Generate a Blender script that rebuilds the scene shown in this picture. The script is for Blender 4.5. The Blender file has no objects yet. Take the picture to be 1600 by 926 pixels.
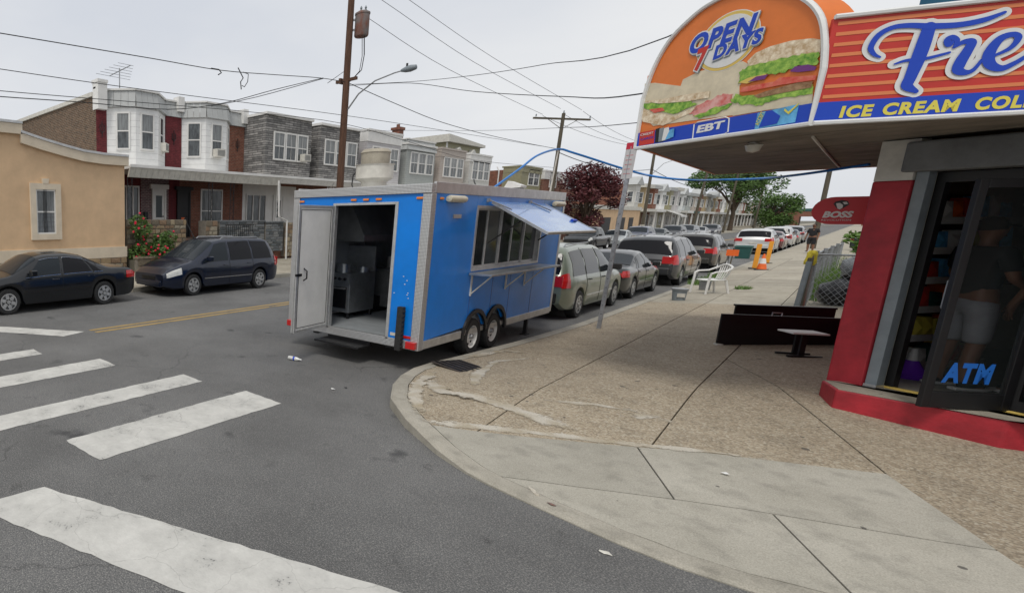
import bpy, math, random
from mathutils import Vector, Matrix
R = math.radians
random.seed(7)
scn = bpy.context.scene
C = scn.collection
# ---------------------------------------------------------------- camera, sky, sun, exposure
CAM_H = 2.35; PITCH = math.atan(147/820); YAW = R(53.4)
cd = bpy.data.cameras.new('camera'); cam = bpy.data.objects.new('camera', cd); C.objects.link(cam)
cam.location = (0, 0, CAM_H); cam.rotation_euler = (math.pi/2-PITCH, 0, YAW)
cd.sensor_fit = 'HORIZONTAL'; cd.sensor_width = 36; cd.lens = 820/1600*36
cd.shift_x = (800-235)/1600; cd.shift_y = (490-463)/1600
cd.clip_start = .05; cd.clip_end = 3000
scn.camera = cam
SUN_EL, SUN_AZ = R(58), R(163)          # azimuth clockwise from +Y
w = bpy.data.worlds.new('World'); scn.world = w; w.use_nodes = True
nt = w.node_tree; nt.nodes.clear()
sky = nt.nodes.new('ShaderNodeTexSky'); sky.sky_type = 'NISHITA'; sky.sun_disc = False
sky.sun_elevation = SUN_EL; sky.sun_rotation = SUN_AZ; sky.air_density = 1; sky.dust_density = 4
hs = nt.nodes.new('ShaderNodeHueSaturation'); hs.inputs['Saturation'].default_value = .35
tc = nt.nodes.new('ShaderNodeTexCoord'); mp = nt.nodes.new('ShaderNodeMapping'); mp.inputs['Scale'].default_value = (1, 1, 2.5)
nz = nt.nodes.new('ShaderNodeTexNoise'); nz.inputs['Scale'].default_value = 1.1; nz.inputs['Detail'].default_value = 5; nz.inputs['Roughness'].default_value = .55
rp = nt.nodes.new('ShaderNodeValToRGB'); rp.color_ramp.elements[0].position = .3; rp.color_ramp.elements[1].position = .7
rp.color_ramp.elements[0].color = (6.9, 7.25, 7.9, 1); rp.color_ramp.elements[1].color = (9.0, 9.05, 9.1, 1)
mx = nt.nodes.new('ShaderNodeMix'); mx.data_type = 'RGBA'; mx.inputs[0].default_value = .9
bg = nt.nodes.new('ShaderNodeBackground'); bg.inputs['Strength'].default_value = .1
ow = nt.nodes.new('ShaderNodeOutputWorld')
L = nt.links.new
L(sky.outputs[0], hs.inputs['Color']); L(tc.outputs['Generated'], mp.inputs[0]); L(mp.outputs[0], nz.inputs['Vector'])
L(nz.outputs['Fac'], rp.inputs[0]); L(hs.outputs[0], mx.inputs[6]); L(rp.outputs[0], mx.inputs[7])
L(mx.outputs[2], bg.inputs['Color']); L(bg.outputs[0], ow.inputs['Surface'])
sd = bpy.data.lights.new('sun', 'SUN'); sd.energy = 1.5; sd.angle = R(14); sd.color = (1, .96, .9)
sun = bpy.data.objects.new('sun', sd); C.objects.link(sun)
sdir = Vector((math.sin(SUN_AZ)*math.cos(SUN_EL), math.cos(SUN_AZ)*math.cos(SUN_EL), math.sin(SUN_EL)))
sun.rotation_euler = sdir.to_track_quat('Z', 'Y').to_euler(); sun.location = sdir*60
vs = scn.view_settings; vs.view_transform = 'Standard'; vs.look = 'None'; vs.exposure = 0; vs.gamma = 1; vs.use_curve_mapping = False
# ---------------------------------------------------------------- materials
def nodes(m):
    m.use_nodes = True; n = m.node_tree; return n, n.nodes['Principled BSDF'], n.links.new
def M(name, col, rough=.7, metal=0, var=0, scale=4, col2=None, bump=0, bscale=40, coat=0, spec=.5, lo=.35, hi=.65, stretch=None, detail=5):
    m = bpy.data.materials.new(name); n, p, L = nodes(m)
    p.inputs['Roughness'].default_value = rough; p.inputs['Metallic'].default_value = metal
    p.inputs['Coat Weight'].default_value = coat; p.inputs['Coat Roughness'].default_value = .04
    p.inputs['Specular IOR Level'].default_value = spec
    p.inputs['Base Color'].default_value = (*col, 1)
    if var or col2 or bump:
        tc = n.nodes.new('ShaderNodeTexCoord'); mp = n.nodes.new('ShaderNodeMapping'); L(tc.outputs['Object'], mp.inputs[0])
        if stretch: mp.inputs['Scale'].default_value = stretch
    if var or col2:
        nz = n.nodes.new('ShaderNodeTexNoise'); nz.inputs['Scale'].default_value = scale; nz.inputs['Detail'].default_value = detail
        nz.inputs['Roughness'].default_value = .65
        L(mp.outputs[0], nz.inputs['Vector'])
        rp = n.nodes.new('ShaderNodeValToRGB'); e = rp.color_ramp.elements; e[0].position = lo; e[1].position = hi
        a = col; b = col2 or col
        e[0].color = (*[c*(1-var) for c in a], 1); e[1].color = (*[min(1, c*(1+var)) for c in b], 1)
        L(nz.outputs['Fac'], rp.inputs[0]); L(rp.outputs[0], p.inputs['Base Color'])
    if bump:
        n2 = n.nodes.new('ShaderNodeTexNoise'); n2.inputs['Scale'].default_value = bscale; n2.inputs['Detail'].default_value = 3
        L(mp.outputs[0], n2.inputs['Vector'])
        bp = n.nodes.new('ShaderNodeBump'); bp.inputs['Strength'].default_value = bump; bp.inputs['Distance'].default_value = .02
        L(n2.outputs['Fac'], bp.inputs['Height']); L(bp.outputs[0], p.inputs['Normal'])
    return m
def math_node(n, op, a, b=None, c=None):
    k = n.nodes.new('ShaderNodeMath'); k.operation = op
    for i, v in enumerate((a, b, c)):
        if v is None: continue
        if isinstance(v, (int, float)): k.inputs[i].default_value = v
        else: n.links.new(v, k.inputs[i])
    return k.outputs[0]
def ramp(n, fac, stops):
    r = n.nodes.new('ShaderNodeValToRGB'); e = r.color_ramp.elements
    while len(e) < len(stops): e.new(.5)
    for i, (p, c) in enumerate(stops):
        e[i].position = p; e[i].color = (*c, 1) if isinstance(c, tuple) else (c, c, c, 1)
    n.links.new(fac, r.inputs[0]); return r.outputs[0]
def mixc(n, fac, a, b, mode='MIX'):
    k = n.nodes.new('ShaderNodeMix'); k.data_type = 'RGBA'; k.blend_type = mode
    for i, v in ((0, fac), (6, a), (7, b)):
        if isinstance(v, (int, float)): k.inputs[i].default_value = v
        elif isinstance(v, tuple): k.inputs[i].default_value = (*v, 1)
        else: n.links.new(v, k.inputs[i])
    return k.outputs[2]
def tex(n, kind, vec, scale, **kw):
    t = n.nodes.new('ShaderNodeTex'+kind); t.inputs['Scale'].default_value = scale
    for k, v in kw.items():
        if k in ('feature', 'distance'): setattr(t, k, v)
        else: t.inputs[k].default_value = v
    n.links.new(vec, t.inputs['Vector']); return t
def pos(n, scale=None):
    g = n.nodes.new('ShaderNodeNewGeometry')
    if not scale: return g.outputs['Position']
    mp = n.nodes.new('ShaderNodeMapping'); mp.inputs['Scale'].default_value = scale; n.links.new(g.outputs['Position'], mp.inputs[0]); return mp.outputs[0]
def bump(n, p, h, strength, dist=.01):
    b = n.nodes.new('ShaderNodeBump'); b.inputs['Strength'].default_value = strength; b.inputs['Distance'].default_value = dist
    n.links.new(h, b.inputs['Height']); n.links.new(b.outputs[0], p.inputs['Normal'])
def m_asphalt():
    m = bpy.data.materials.new('asphalt'); n, p, L = nodes(m); v = pos(n)
    fine = tex(n, 'Noise', v, 95, Detail=2.0).outputs['Fac']; grit = tex(n, 'Voronoi', v, 130).outputs['Color']
    big = tex(n, 'Noise', v, .5, Detail=5.0, Roughness=.6).outputs['Fac']; mid = tex(n, 'Noise', v, 3.5, Detail=6.0, Roughness=.7).outputs['Fac']
    base = ramp(n, fine, [(.3, (.072, .072, .072)), (.55, (.135, .134, .13)), (.72, (.28, .273, .258))])
    g2 = n.nodes.new('ShaderNodeSeparateColor'); L(grit, g2.inputs[0])
    spk = ramp(n, g2.outputs[0], [(.86, 0.0), (.93, 1.0)])
    base = mixc(n, math_node(n, 'MULTIPLY', spk, .55), base, (.27, .26, .24))
    base = mixc(n, 1.0, base, ramp(n, big, [(.3, .72), (.7, 1.2)]), 'MULTIPLY')
    st = ramp(n, mid, [(.28, .45), (.4, 1.0)]); base = mixc(n, .75, base, st, 'MULTIPLY')
    spots = tex(n, 'Noise', v, 1.7, Detail=3.0).outputs['Fac']
    base = mixc(n, ramp(n, spots, [(.66, 0.0), (.74, .65)]), base, (.028, .028, .03))
    # long thin cracks
    wv = n.nodes.new('ShaderNodeVectorMath'); wv.operation = 'MULTIPLY_ADD'
    L(tex(n, 'Noise', v, 1.2, Detail=6.0).outputs['Color'], wv.inputs[0]); wv.inputs[1].default_value = (.9, .9, 0); L(v, wv.inputs[2])
    vo = tex(n, 'Voronoi', wv.outputs[0], .42, feature='DISTANCE_TO_EDGE')
    cr = ramp(n, vo.outputs['Distance'], [(0.0, 1.0), (.006, 0.0)])
    msk = ramp(n, tex(n, 'Noise', v, .35).outputs['Fac'], [(.52, 0.0), (.6, .45)])
    base = mixc(n, math_node(n, 'MULTIPLY', cr, msk), base, (.02, .02, .02))
    L(base, p.inputs['Base Color']); p.inputs['Roughness'].default_value = .85
    bump(n, p, fine, .5, .012); return m
def m_aggregate():
    m = bpy.data.materials.new('aggregate_concrete'); n, p, L = nodes(m); v = pos(n)
    vo = tex(n, 'Voronoi', v, 62); sc = n.nodes.new('ShaderNodeSeparateColor'); L(vo.outputs['Color'], sc.inputs[0])
    peb = ramp(n, sc.outputs[0], [(0, (.15, .115, .075)), (.3, (.3, .23, .15)), (.6, (.41, .335, .235)), (.85, (.47, .405, .3)), (1, (.56, .51, .41))])
    gap = ramp(n, vo.outputs['Distance'], [(.45, 1.0), (.8, .68)])
    c = mixc(n, 1.0, peb, gap, 'MULTIPLY')
    big = tex(n, 'Noise', v, .9, Detail=6.0, Roughness=.65).outputs['Fac']
    c = mixc(n, .38, c, ramp(n, big, [(.3, (.3, .25, .18)), (.7, (.47, .41, .31))]))
    c = mixc(n, 1.0, c, ramp(n, tex(n, 'Noise', v, 3.3, Detail=5.0).outputs['Fac'], [(.3, .84), (.5, 1.0)]), 'MULTIPLY')
    oi = n.nodes.new('ShaderNodeObjectInfo'); c = mixc(n, 1.0, c, ramp(n, oi.outputs['Random'], [(0, .86), (1, 1.06)]), 'MULTIPLY')
    c = gum(n, v, c)
    L(c, p.inputs['Base Color']); p.inputs['Roughness'].default_value = .9
    bump(n, p, vo.outputs['Distance'], .45, .01); return m
def gum(n, v, c, s=4.8, d=.095, col=(.055, .05, .045)):
    mp = n.nodes.new('ShaderNodeMapping'); mp.inputs['Scale'].default_value = (1, 1, 0); n.links.new(v, mp.inputs[0])
    vo = tex(n, 'Voronoi', mp.outputs[0], s); sc = n.nodes.new('ShaderNodeSeparateColor'); n.links.new(vo.outputs['Color'], sc.inputs[0])
    r = math_node(n, 'MULTIPLY', sc.outputs[1], d*1.6)
    k = math_node(n, 'MULTIPLY', math_node(n, 'LESS_THAN', vo.outputs['Distance'], r), math_node(n, 'GREATER_THAN', sc.outputs[0], .45))
    return mixc(n, math_node(n, 'MULTIPLY', k, .8), c, col)
def m_concrete(name='concrete', a=(.34, .32, .265), b=(.45, .425, .36), g=True):
    m = bpy.data.materials.new(name); n, p, L = nodes(m); v = pos(n)
    c = ramp(n, tex(n, 'Noise', v, 1.1, Detail=7.0, Roughness=.65).outputs['Fac'], [(.3, a), (.7, b)])
    f = tex(n, 'Noise', v, 110, Detail=2.0).outputs['Fac']
    c = mixc(n, 1.0, c, ramp(n, f, [(.3, .78), (.7, 1.12)]), 'MULTIPLY')
    c = mixc(n, 1.0, c, ramp(n, tex(n, 'Noise', v, 6, Detail=6.0).outputs['Fac'], [(.3, .8), (.5, 1.0)]), 'MULTIPLY')
    oi = n.nodes.new('ShaderNodeObjectInfo'); c = mixc(n, 1.0, c, ramp(n, oi.outputs['Random'], [(0, .86), (1, 1.06)]), 'MULTIPLY')
    if g: c = gum(n, v, c, 5.0, .09)
    L(c, p.inputs['Base Color']); p.inputs['Roughness'].default_value = .88; bump(n, p, f, .3, .006); return m
def m_cement():
    m = bpy.data.materials.new('pale_cement'); n, p, L = nodes(m); v = pos(n)
    at = n.nodes.new('ShaderNodeAttribute'); at.attribute_name = 'fade'
    a = tex(n, 'Noise', v, 9, Detail=8.0, Roughness=.7).outputs['Fac']; f = tex(n, 'Noise', v, 90, Detail=2.0).outputs['Fac']
    k = math_node(n, 'ADD', at.outputs['Fac'], math_node(n, 'MULTIPLY', math_node(n, 'SUBTRACT', a, .5), 2.2))
    L(ramp(n, k, [(.28, 0.0), (.6, .9)]), p.inputs['Alpha'])
    c = mixc(n, 1.0, ramp(n, tex(n, 'Noise', v, 4, Detail=6.0).outputs['Fac'], [(.35, (.4, .34, .24)), (.6, (.56, .52, .44))]), ramp(n, f, [(.3, .8), (.7, 1.1)]), 'MULTIPLY')
    L(c, p.inputs['Base Color']); p.inputs['Roughness'].default_value = .9; bump(n, p, a, .4, .01); return m
def m_paint(name, col, wear=.5, under=(.09, .09, .09)):
    m = bpy.data.materials.new(name); n, p, L = nodes(m); v = pos(n)
    a = tex(n, 'Noise', v, 2.2, Detail=9.0, Roughness=.75).outputs['Fac']; b = tex(n, 'Noise', v, 60, Detail=3.0).outputs['Fac']
    k = ramp(n, math_node(n, 'ADD', math_node(n, 'MULTIPLY', a, .7), math_node(n, 'MULTIPLY', b, .3)), [(wear-.13, 1.0), (wear-.05, 0.0)])
    wv = n.nodes.new('ShaderNodeVectorMath'); wv.operation = 'MULTIPLY_ADD'
    L(tex(n, 'Noise', v, 2.5, Detail=5.0).outputs['Color'], wv.inputs[0]); wv.inputs[1].default_value = (.45, .45, 0); L(v, wv.inputs[2])
    cr = ramp(n, tex(n, 'Voronoi', wv.outputs[0], 1.5, feature='DISTANCE_TO_EDGE').outputs['Distance'], [(0.0, .55), (.005, 0.0)])
    c = mixc(n, 1.0, col, ramp(n, a, [(.3, .66), (.65, 1.02)]), 'MULTIPLY')
    c = mixc(n, k, c, under); c = mixc(n, cr, c, tuple(x*.4 for x in col))
    L(c, p.inputs['Base Color']); p.inputs['Roughness'].default_value = .75; bump(n, p, b, .3, .006); return m
def m_brick(name, c1, c2, mortar, bw=.21, bh=.075, ms=.012, rough=.85, axis='xz', off=.5, bstr=.6, nz_=(.7, 1.2)):
    """courses laid in the object's own x-z (or y-z) plane"""
    m = bpy.data.materials.new(name); n, p, L = nodes(m)
    tc = n.nodes.new('ShaderNodeTexCoord'); sx = n.nodes.new('ShaderNodeSeparateXYZ'); L(tc.outputs['Object'], sx.inputs[0])
    cb = n.nodes.new('ShaderNodeCombineXYZ')
    u = math_node(n, 'ADD', sx.outputs['X'], sx.outputs['Y']) if axis == 'sum' else sx.outputs['X' if axis == 'xz' else 'Y']
    L(u, cb.inputs[0]); L(sx.outputs['Z'], cb.inputs[1])
    b = n.nodes.new('ShaderNodeTexBrick'); L(cb.outputs[0], b.inputs['Vector']); b.inputs['Scale'].default_value = 1
    b.inputs['Brick Width'].default_value = bw; b.inputs['Row Height'].default_value = bh; b.inputs['Mortar Size'].default_value = ms
    b.offset = off; b.inputs['Color1'].default_value = (*c1, 1); b.inputs['Color2'].default_value = (*c2, 1); b.inputs['Mortar'].default_value = (*mortar, 1)
    nz = tex(n, 'Noise', tc.outputs['Object'], 5, Detail=5.0).outputs['Fac']
    L(mixc(n, 1.0, b.outputs['Color'], ramp(n, nz, [(.3, nz_[0]), (.7, nz_[1])]), 'MULTIPLY'), p.inputs['Base Color'])
    p.inputs['Roughness'].default_value = rough
    bump(n, p, math_node(n, 'SUBTRACT', 1.0, b.outputs['Fac']), bstr, .012); return m
def m_plate(name):
    """diamond tread plate"""
    m = bpy.data.materials.new(name); n, p, L = nodes(m); tc = n.nodes.new('ShaderNodeTexCoord')
    sx = n.nodes.new('ShaderNodeSeparateXYZ'); L(tc.outputs['Object'], sx.inputs[0])
    a = math_node(n, 'ADD', sx.outputs[0], sx.outputs[1]); h = []
    for s in (1, -1):
        q = math_node(n, 'MULTIPLY', math_node(n, 'ADD', a, math_node(n, 'MULTIPLY', sx.outputs[2], s)), 150)
        h.append(math_node(n, 'SINE', q))
    k = math_node(n, 'MULTIPLY', h[0], h[1])
    p.inputs['Base Color'].default_value = (.62, .62, .61, 1); p.inputs['Metallic'].default_value = .75
    L(ramp(n, k, [(.3, (.46, .46, .455)), (.6, (.78, .78, .77))]), p.inputs['Base Color'])
    p.inputs['Roughness'].default_value = .42; bump(n, p, k, .6, .004); return m
def m_glass(name, col=(.02, .025, .03), rough=.04, alpha=None):
    m = bpy.data.materials.new(name); n, p, L = nodes(m)
    p.inputs['Base Color'].default_value = (*col, 1); p.inputs['Roughness'].default_value = rough; p.inputs['Specular IOR Level'].default_value = .22
    if alpha is not None:
        p.inputs['Alpha'].default_value = alpha
    return m
def m_leaf(name, a, b):
    m = bpy.data.materials.new(name); n, p, L = nodes(m); v = pos(n)
    nz = tex(n, 'Noise', v, 1.6, Detail=4.0).outputs['Fac']; f = tex(n, 'Noise', v, 14, Detail=2.0).outputs['Fac']
    L(mixc(n, .5, ramp(n, nz, [(.3, a), (.7, b)]), ramp(n, f, [(.3, a), (.7, b)])), p.inputs['Base Color'])
    p.inputs['Roughness'].default_value = .6; return m
K = {}
def mk():
    K['asphalt'] = m_asphalt(); K['agg'] = m_aggregate(); K['conc'] = m_concrete(); K['cement'] = m_cement()
    K['kerb'] = m_concrete('kerb_stone', (.3, .28, .23), (.43, .4, .335), False); K['joint'] = M('joint_dirt', (.05, .042, .033), .95, var=.3)
    K['oldconc'] = m_concrete('old_concrete', (.32, .285, .22), (.45, .41, .33)); K['white_paint'] = m_paint('road_white', (.58, .57, .53), .47)
    K['yellow_paint'] = m_paint('road_yellow', (.42, .28, .09), .5); K['plate'] = m_plate('tread_plate')
    K['alu'] = M('aluminium', (.56, .56, .55), .4, .7, var=.12, scale=6); K['steel'] = M('galvanised', (.36, .37, .38), .5, .6, var=.2, scale=9)
    K['blue'] = M('trailer_blue', (.0, .2, .7), .34, var=.1, scale=1.2, bump=.12, bscale=1.6, coat=.15, spec=.35); K['blue2'] = M('faded_blue', (.02, .12, .44), .3, var=.2, scale=2, coat=.3)
    K['flap'] = M('sky_streaked_blue', (.01, .2, .66), .2, var=.05, scale=1.1, col2=(.3, .48, .76), stretch=(2.5, .7, 1), lo=.45, hi=.75, coat=.6, detail=4); K['white'] = M('white', (.72, .71, .68), .5, var=.06, scale=3); K['offwhite'] = M('off_white', (.58, .56, .5), .55, var=.12, scale=5)  # flap: pale streaks in the blue are a painted sky reflection
    K['cream'] = M('cream_plastic', (.6, .56, .43), .4, var=.05); K['black'] = M('black_paint', (.007, .007, .008), .45, var=.2, scale=8)
    K['rubber'] = M('rubber', (.02, .02, .02), .8, var=.3, scale=20); K['dark'] = M('dark_void', (.012, .012, .013), .9)
    K['amber'] = M('amber_lens', (.75, .22, .015), .25, coat=.4); K['red_lens'] = M('red_lens', (.5, .012, .012), .2, coat=.5)
    K['clear_lens'] = M('clear_lens', (.62, .62, .58), .12, coat=.6, var=.15, scale=9); K['chrome'] = M('chrome', (.62, .63, .65), .2, .9)
    K['glass'] = m_glass('car_glass'); K['glass2'] = m_glass('tinted_glass', (.008, .008, .01)); K['glass3'] = m_glass('window_glass', (.045, .055, .06), .06)
    K['glass_light'] = M('curtained_glass', (.2, .21, .21), .1, var=.45, scale=4, stretch=(6, 6, .4), lo=.3, hi=.7); K['glass_mid'] = M('shaded_glass', (.085, .095, .1), .08, var=.5, scale=3, stretch=(3, 3, .6))
    K['clear'] = m_glass('door_glass', (.02, .025, .025), .03, .22)
    K['stucco'] = M('tan_stucco', (.66, .46, .28), .9, var=.09, scale=1.3, bump=.35, bscale=60, detail=7); K['trim_tan'] = M('pale_stucco', (.66, .57, .44), .9, var=.08, scale=2, bump=.2)
    for i, c in enumerate([(.3, .22, .13), (.22, .15, .09), (.36, .29, .19), (.17, .14, .1), (.24, .16, .1), (.31, .27, .2)]):
        K['stone%d' % i] = M('field_stone', c, .9, var=.3, scale=9, bump=.4, bscale=25)
    for i, c in enumerate([(.12, .135, .14), (.17, .18, .185), (.09, .1, .105), (.21, .215, .21)]):
        K['ledge%d' % i] = M('grey_ledgestone', c, .9, var=.3, scale=9, bump=.4, bscale=25)
    K['mortar'] = M('mortar', (.2, .18, .15), .95, var=.2, scale=9)
    K['brickside'] = m_brick('brown_brick', (.085, .045, .022), (.15, .08, .04), (.2, .17, .13), axis='yz')
    K['brick'] = m_brick('red_brick', (.2, .055, .03), (.26, .08, .045), (.22, .15, .11)); K['brick_y'] = m_brick('red_brick_side', (.2, .055, .03), (.27, .08, .045), (.2, .14, .1), axis='yz')
    K['maroon'] = m_brick('maroon_brick', (.15, .02, .025), (.17, .025, .03), (.1, .015, .018)); K['purple'] = m_brick('purple_brick', (.1, .05, .06), (.2, .11, .12), (.3, .26, .24))
    K['ledge'] = m_brick('ledge_cladding', (.16, .155, .15), (.37, .355, .335), (.08, .078, .075), .62, .11, .014, axis='sum', bstr=1)
    K['ledge_tan'] = m_brick('tan_cladding', (.2, .16, .1), (.36, .3, .21), (.08, .07, .05), .4, .11, .012, axis='sum', bstr=1)
    def siding(nm, c, h=.12): K[nm] = m_brick(nm, c, tuple(x*.95 for x in c), tuple(x*.55 for x in c), 3.7, h, .006, .55, 'sum', .37, .4, (.93, 1.04))
    siding('sid_white', (.8, .8, .78), .26); siding('sid_grey', (.36, .38, .36)); siding('sid_beige', (.47, .41, .36)); siding('sid_lilac', (.52, .5, .5)); siding('sid_pale', (.6, .59, .55)); siding('sid_olive', (.3, .28, .17)); siding('sid_tan', (.42, .32, .18))
    K['mansard'] = M('grey_fascia', (.42, .43, .42), .6, var=.05, scale=2); K['roof'] = M('roof_felt', (.12, .12, .12), .9, var=.3, scale=3)
    K['wood'] = M('pole_wood', (.1, .05, .03), .9, var=.35, scale=6, stretch=(4, 4, .3), bump=.4, bscale=20); K['wood2'] = M('old_pole_wood', (.1, .085, .06), .9, var=.35, scale=6, stretch=(4, 4, .3))
    K['iron'] = M('wrought_iron', (.015, .015, .017), .6); K['wire'] = M('cable', (.02, .02, .022), .7); K['rust'] = M('rusty_grey', (.27, .25, .24), .8, var=.25, scale=3, col2=(.17, .06, .035), stretch=(1, 1, .5))
    K['red_paint'] = M('store_red', (.36, .016, .027), .55, var=.24, scale=3.5, detail=9, bump=.15, bscale=30); K['grey_paint'] = M('grey_paint', (.2, .23, .25), .5, var=.12, scale=4); K['grey_shutter'] = M('shutter_box', (.15, .155, .155), .6, var=.2, scale=4)
    K['soffit'] = M('soffit_board', (.2, .17, .13), .8, var=.3, scale=2, stretch=(1, 1, 1)); K['teal'] = M('teal_wall', (.012, .11, .2), .6, var=.15, scale=2)
    K['orange'] = M('sign_orange', (.74, .19, .035), .5, var=.08, scale=2.5); K['sred'] = M('sign_red', (.55, .035, .025), .5, var=.08, scale=3); K['sor'] = M('sign_stripe', (.72, .22, .08), .5); K['sblue'] = M('sign_blue', (.005, .055, .48), .5); K['syel'] = M('sign_yellow', (.72, .62, .09), .5); K['swhite'] = M('sign_white', (.72, .72, .7), .5, var=.05); K['gold'] = M('sign_gold', (.7, .5, .12), .5)
    K['bun'] = M('print_bun', (.62, .42, .22), .6, var=.2, scale=18, col2=(.75, .66, .5)); K['lettuce'] = M('print_lettuce', (.08, .25, .02), .6, col2=(.4, .6, .1), scale=22); K['tomato'] = M('print_tomato', (.6, .04, .03), .5, col2=(.7, .2, .13), scale=14); K['ham'] = M('print_ham', (.6, .12, .1), .5, col2=(.75, .42, .38), scale=12); K['patty'] = M('print_patty', (.2, .1, .04), .6, col2=(.4, .25, .13), scale=25); K['bread'] = M('print_bread', (.66, .58, .42), .6, var=.1, scale=10); K['onion'] = M('print_onion', (.16, .03, .2), .5); K['lblue'] = M('print_light_blue', (.12, .42, .72), .5, var=.3, scale=9)
    K['leaf'] = m_leaf('leaf_green', (.03, .075, .012), (.11, .2, .035)); K['leaf_red'] = m_leaf('leaf_maroon', (.035, .007, .01), (.16, .03, .035)); K['leaf_far'] = m_leaf('leaf_mid', (.04, .09, .02), (.14, .24, .06)); K['bark'] = M('bark', (.09, .065, .045), .9, var=.4, scale=8, bump=.5)
    K['rose'] = M('rose_petals', (.62, .012, .05), .5, var=.2); K['skin'] = M('skin', (.2, .09, .05), .5, var=.06); K['hair'] = M('hair', (.012, .01, .009), .8)
    K['cloth_black'] = M('black_cotton', (.014, .014, .016), .85, var=.2); K['cloth_grey'] = M('grey_shorts', (.3, .31, .34), .85, var=.1, scale=9); K['cloth_maroon'] = M('maroon_shirt', (.12, .015, .02), .85, var=.15); K['plaid'] = M('mauve_shorts', (.26, .13, .17), .85, var=.4, scale=16)
    K['cone'] = M('cone_orange', (.8, .14, .02), .5, var=.1); K['deline'] = M('delineator', (.78, .33, .03), .5, var=.08); K['green_bin'] = M('bin_green', (.02, .085, .075), .5, var=.1); K['hose'] = M('blue_hose', (.02, .2, .58), .4, var=.1); K['bagplastic'] = M('black_bag', (.015, .015, .017), .28, bump=.6, bscale=9); K['bagclear'] = M('grey_bag', (.18, .19, .2), .25, bump=.6, bscale=9)
    K['yellow'] = M('yellow_cloth', (.6, .48, .04), .8, var=.2, scale=12); K['earth'] = M('earth', (.13, .12, .09), .95, var=.3, scale=.3); K['grass'] = m_leaf('weed_green', (.05, .12, .015), (.16, .26, .05)); K['purple_toy'] = M('purple_plastic', (.16, .03, .5), .4)
    K['parkwhite'] = M('sign_sheet', (.62, .6, .58), .5, var=.06); K['signred'] = M('parking_red', (.6, .02, .05), .5); K['rust2'] = M('dark_rust', (.05, .04, .035), .8, var=.4, scale=12); K['bossred'] = M('boss_red', (.55, .02, .03), .4); K['inner'] = M('trailer_lining', (.3, .32, .33), .5, var=.1); K['counter'] = M('stainless', (.42, .44, .45), .35, .75, var=.15, scale=5)
    K['atm'] = M('vinyl_blue', (.01, .11, .42), .5); K['tilefloor'] = M('floor_tile', (.3, .28, .25), .5, var=.15); K['bluebin'] = M('blue_bin', (.01, .03, .3), .5); K['pot'] = M('planter_block', (.22, .18, .13), .9, var=.2, scale=6, bump=.3)
mk()
PAINT = {}
def car_paint(col, name):
    if name not in PAINT: PAINT[name] = M('paint_'+name, col, .28, .25, var=.06, scale=3, coat=.7)
    return PAINT[name]
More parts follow.
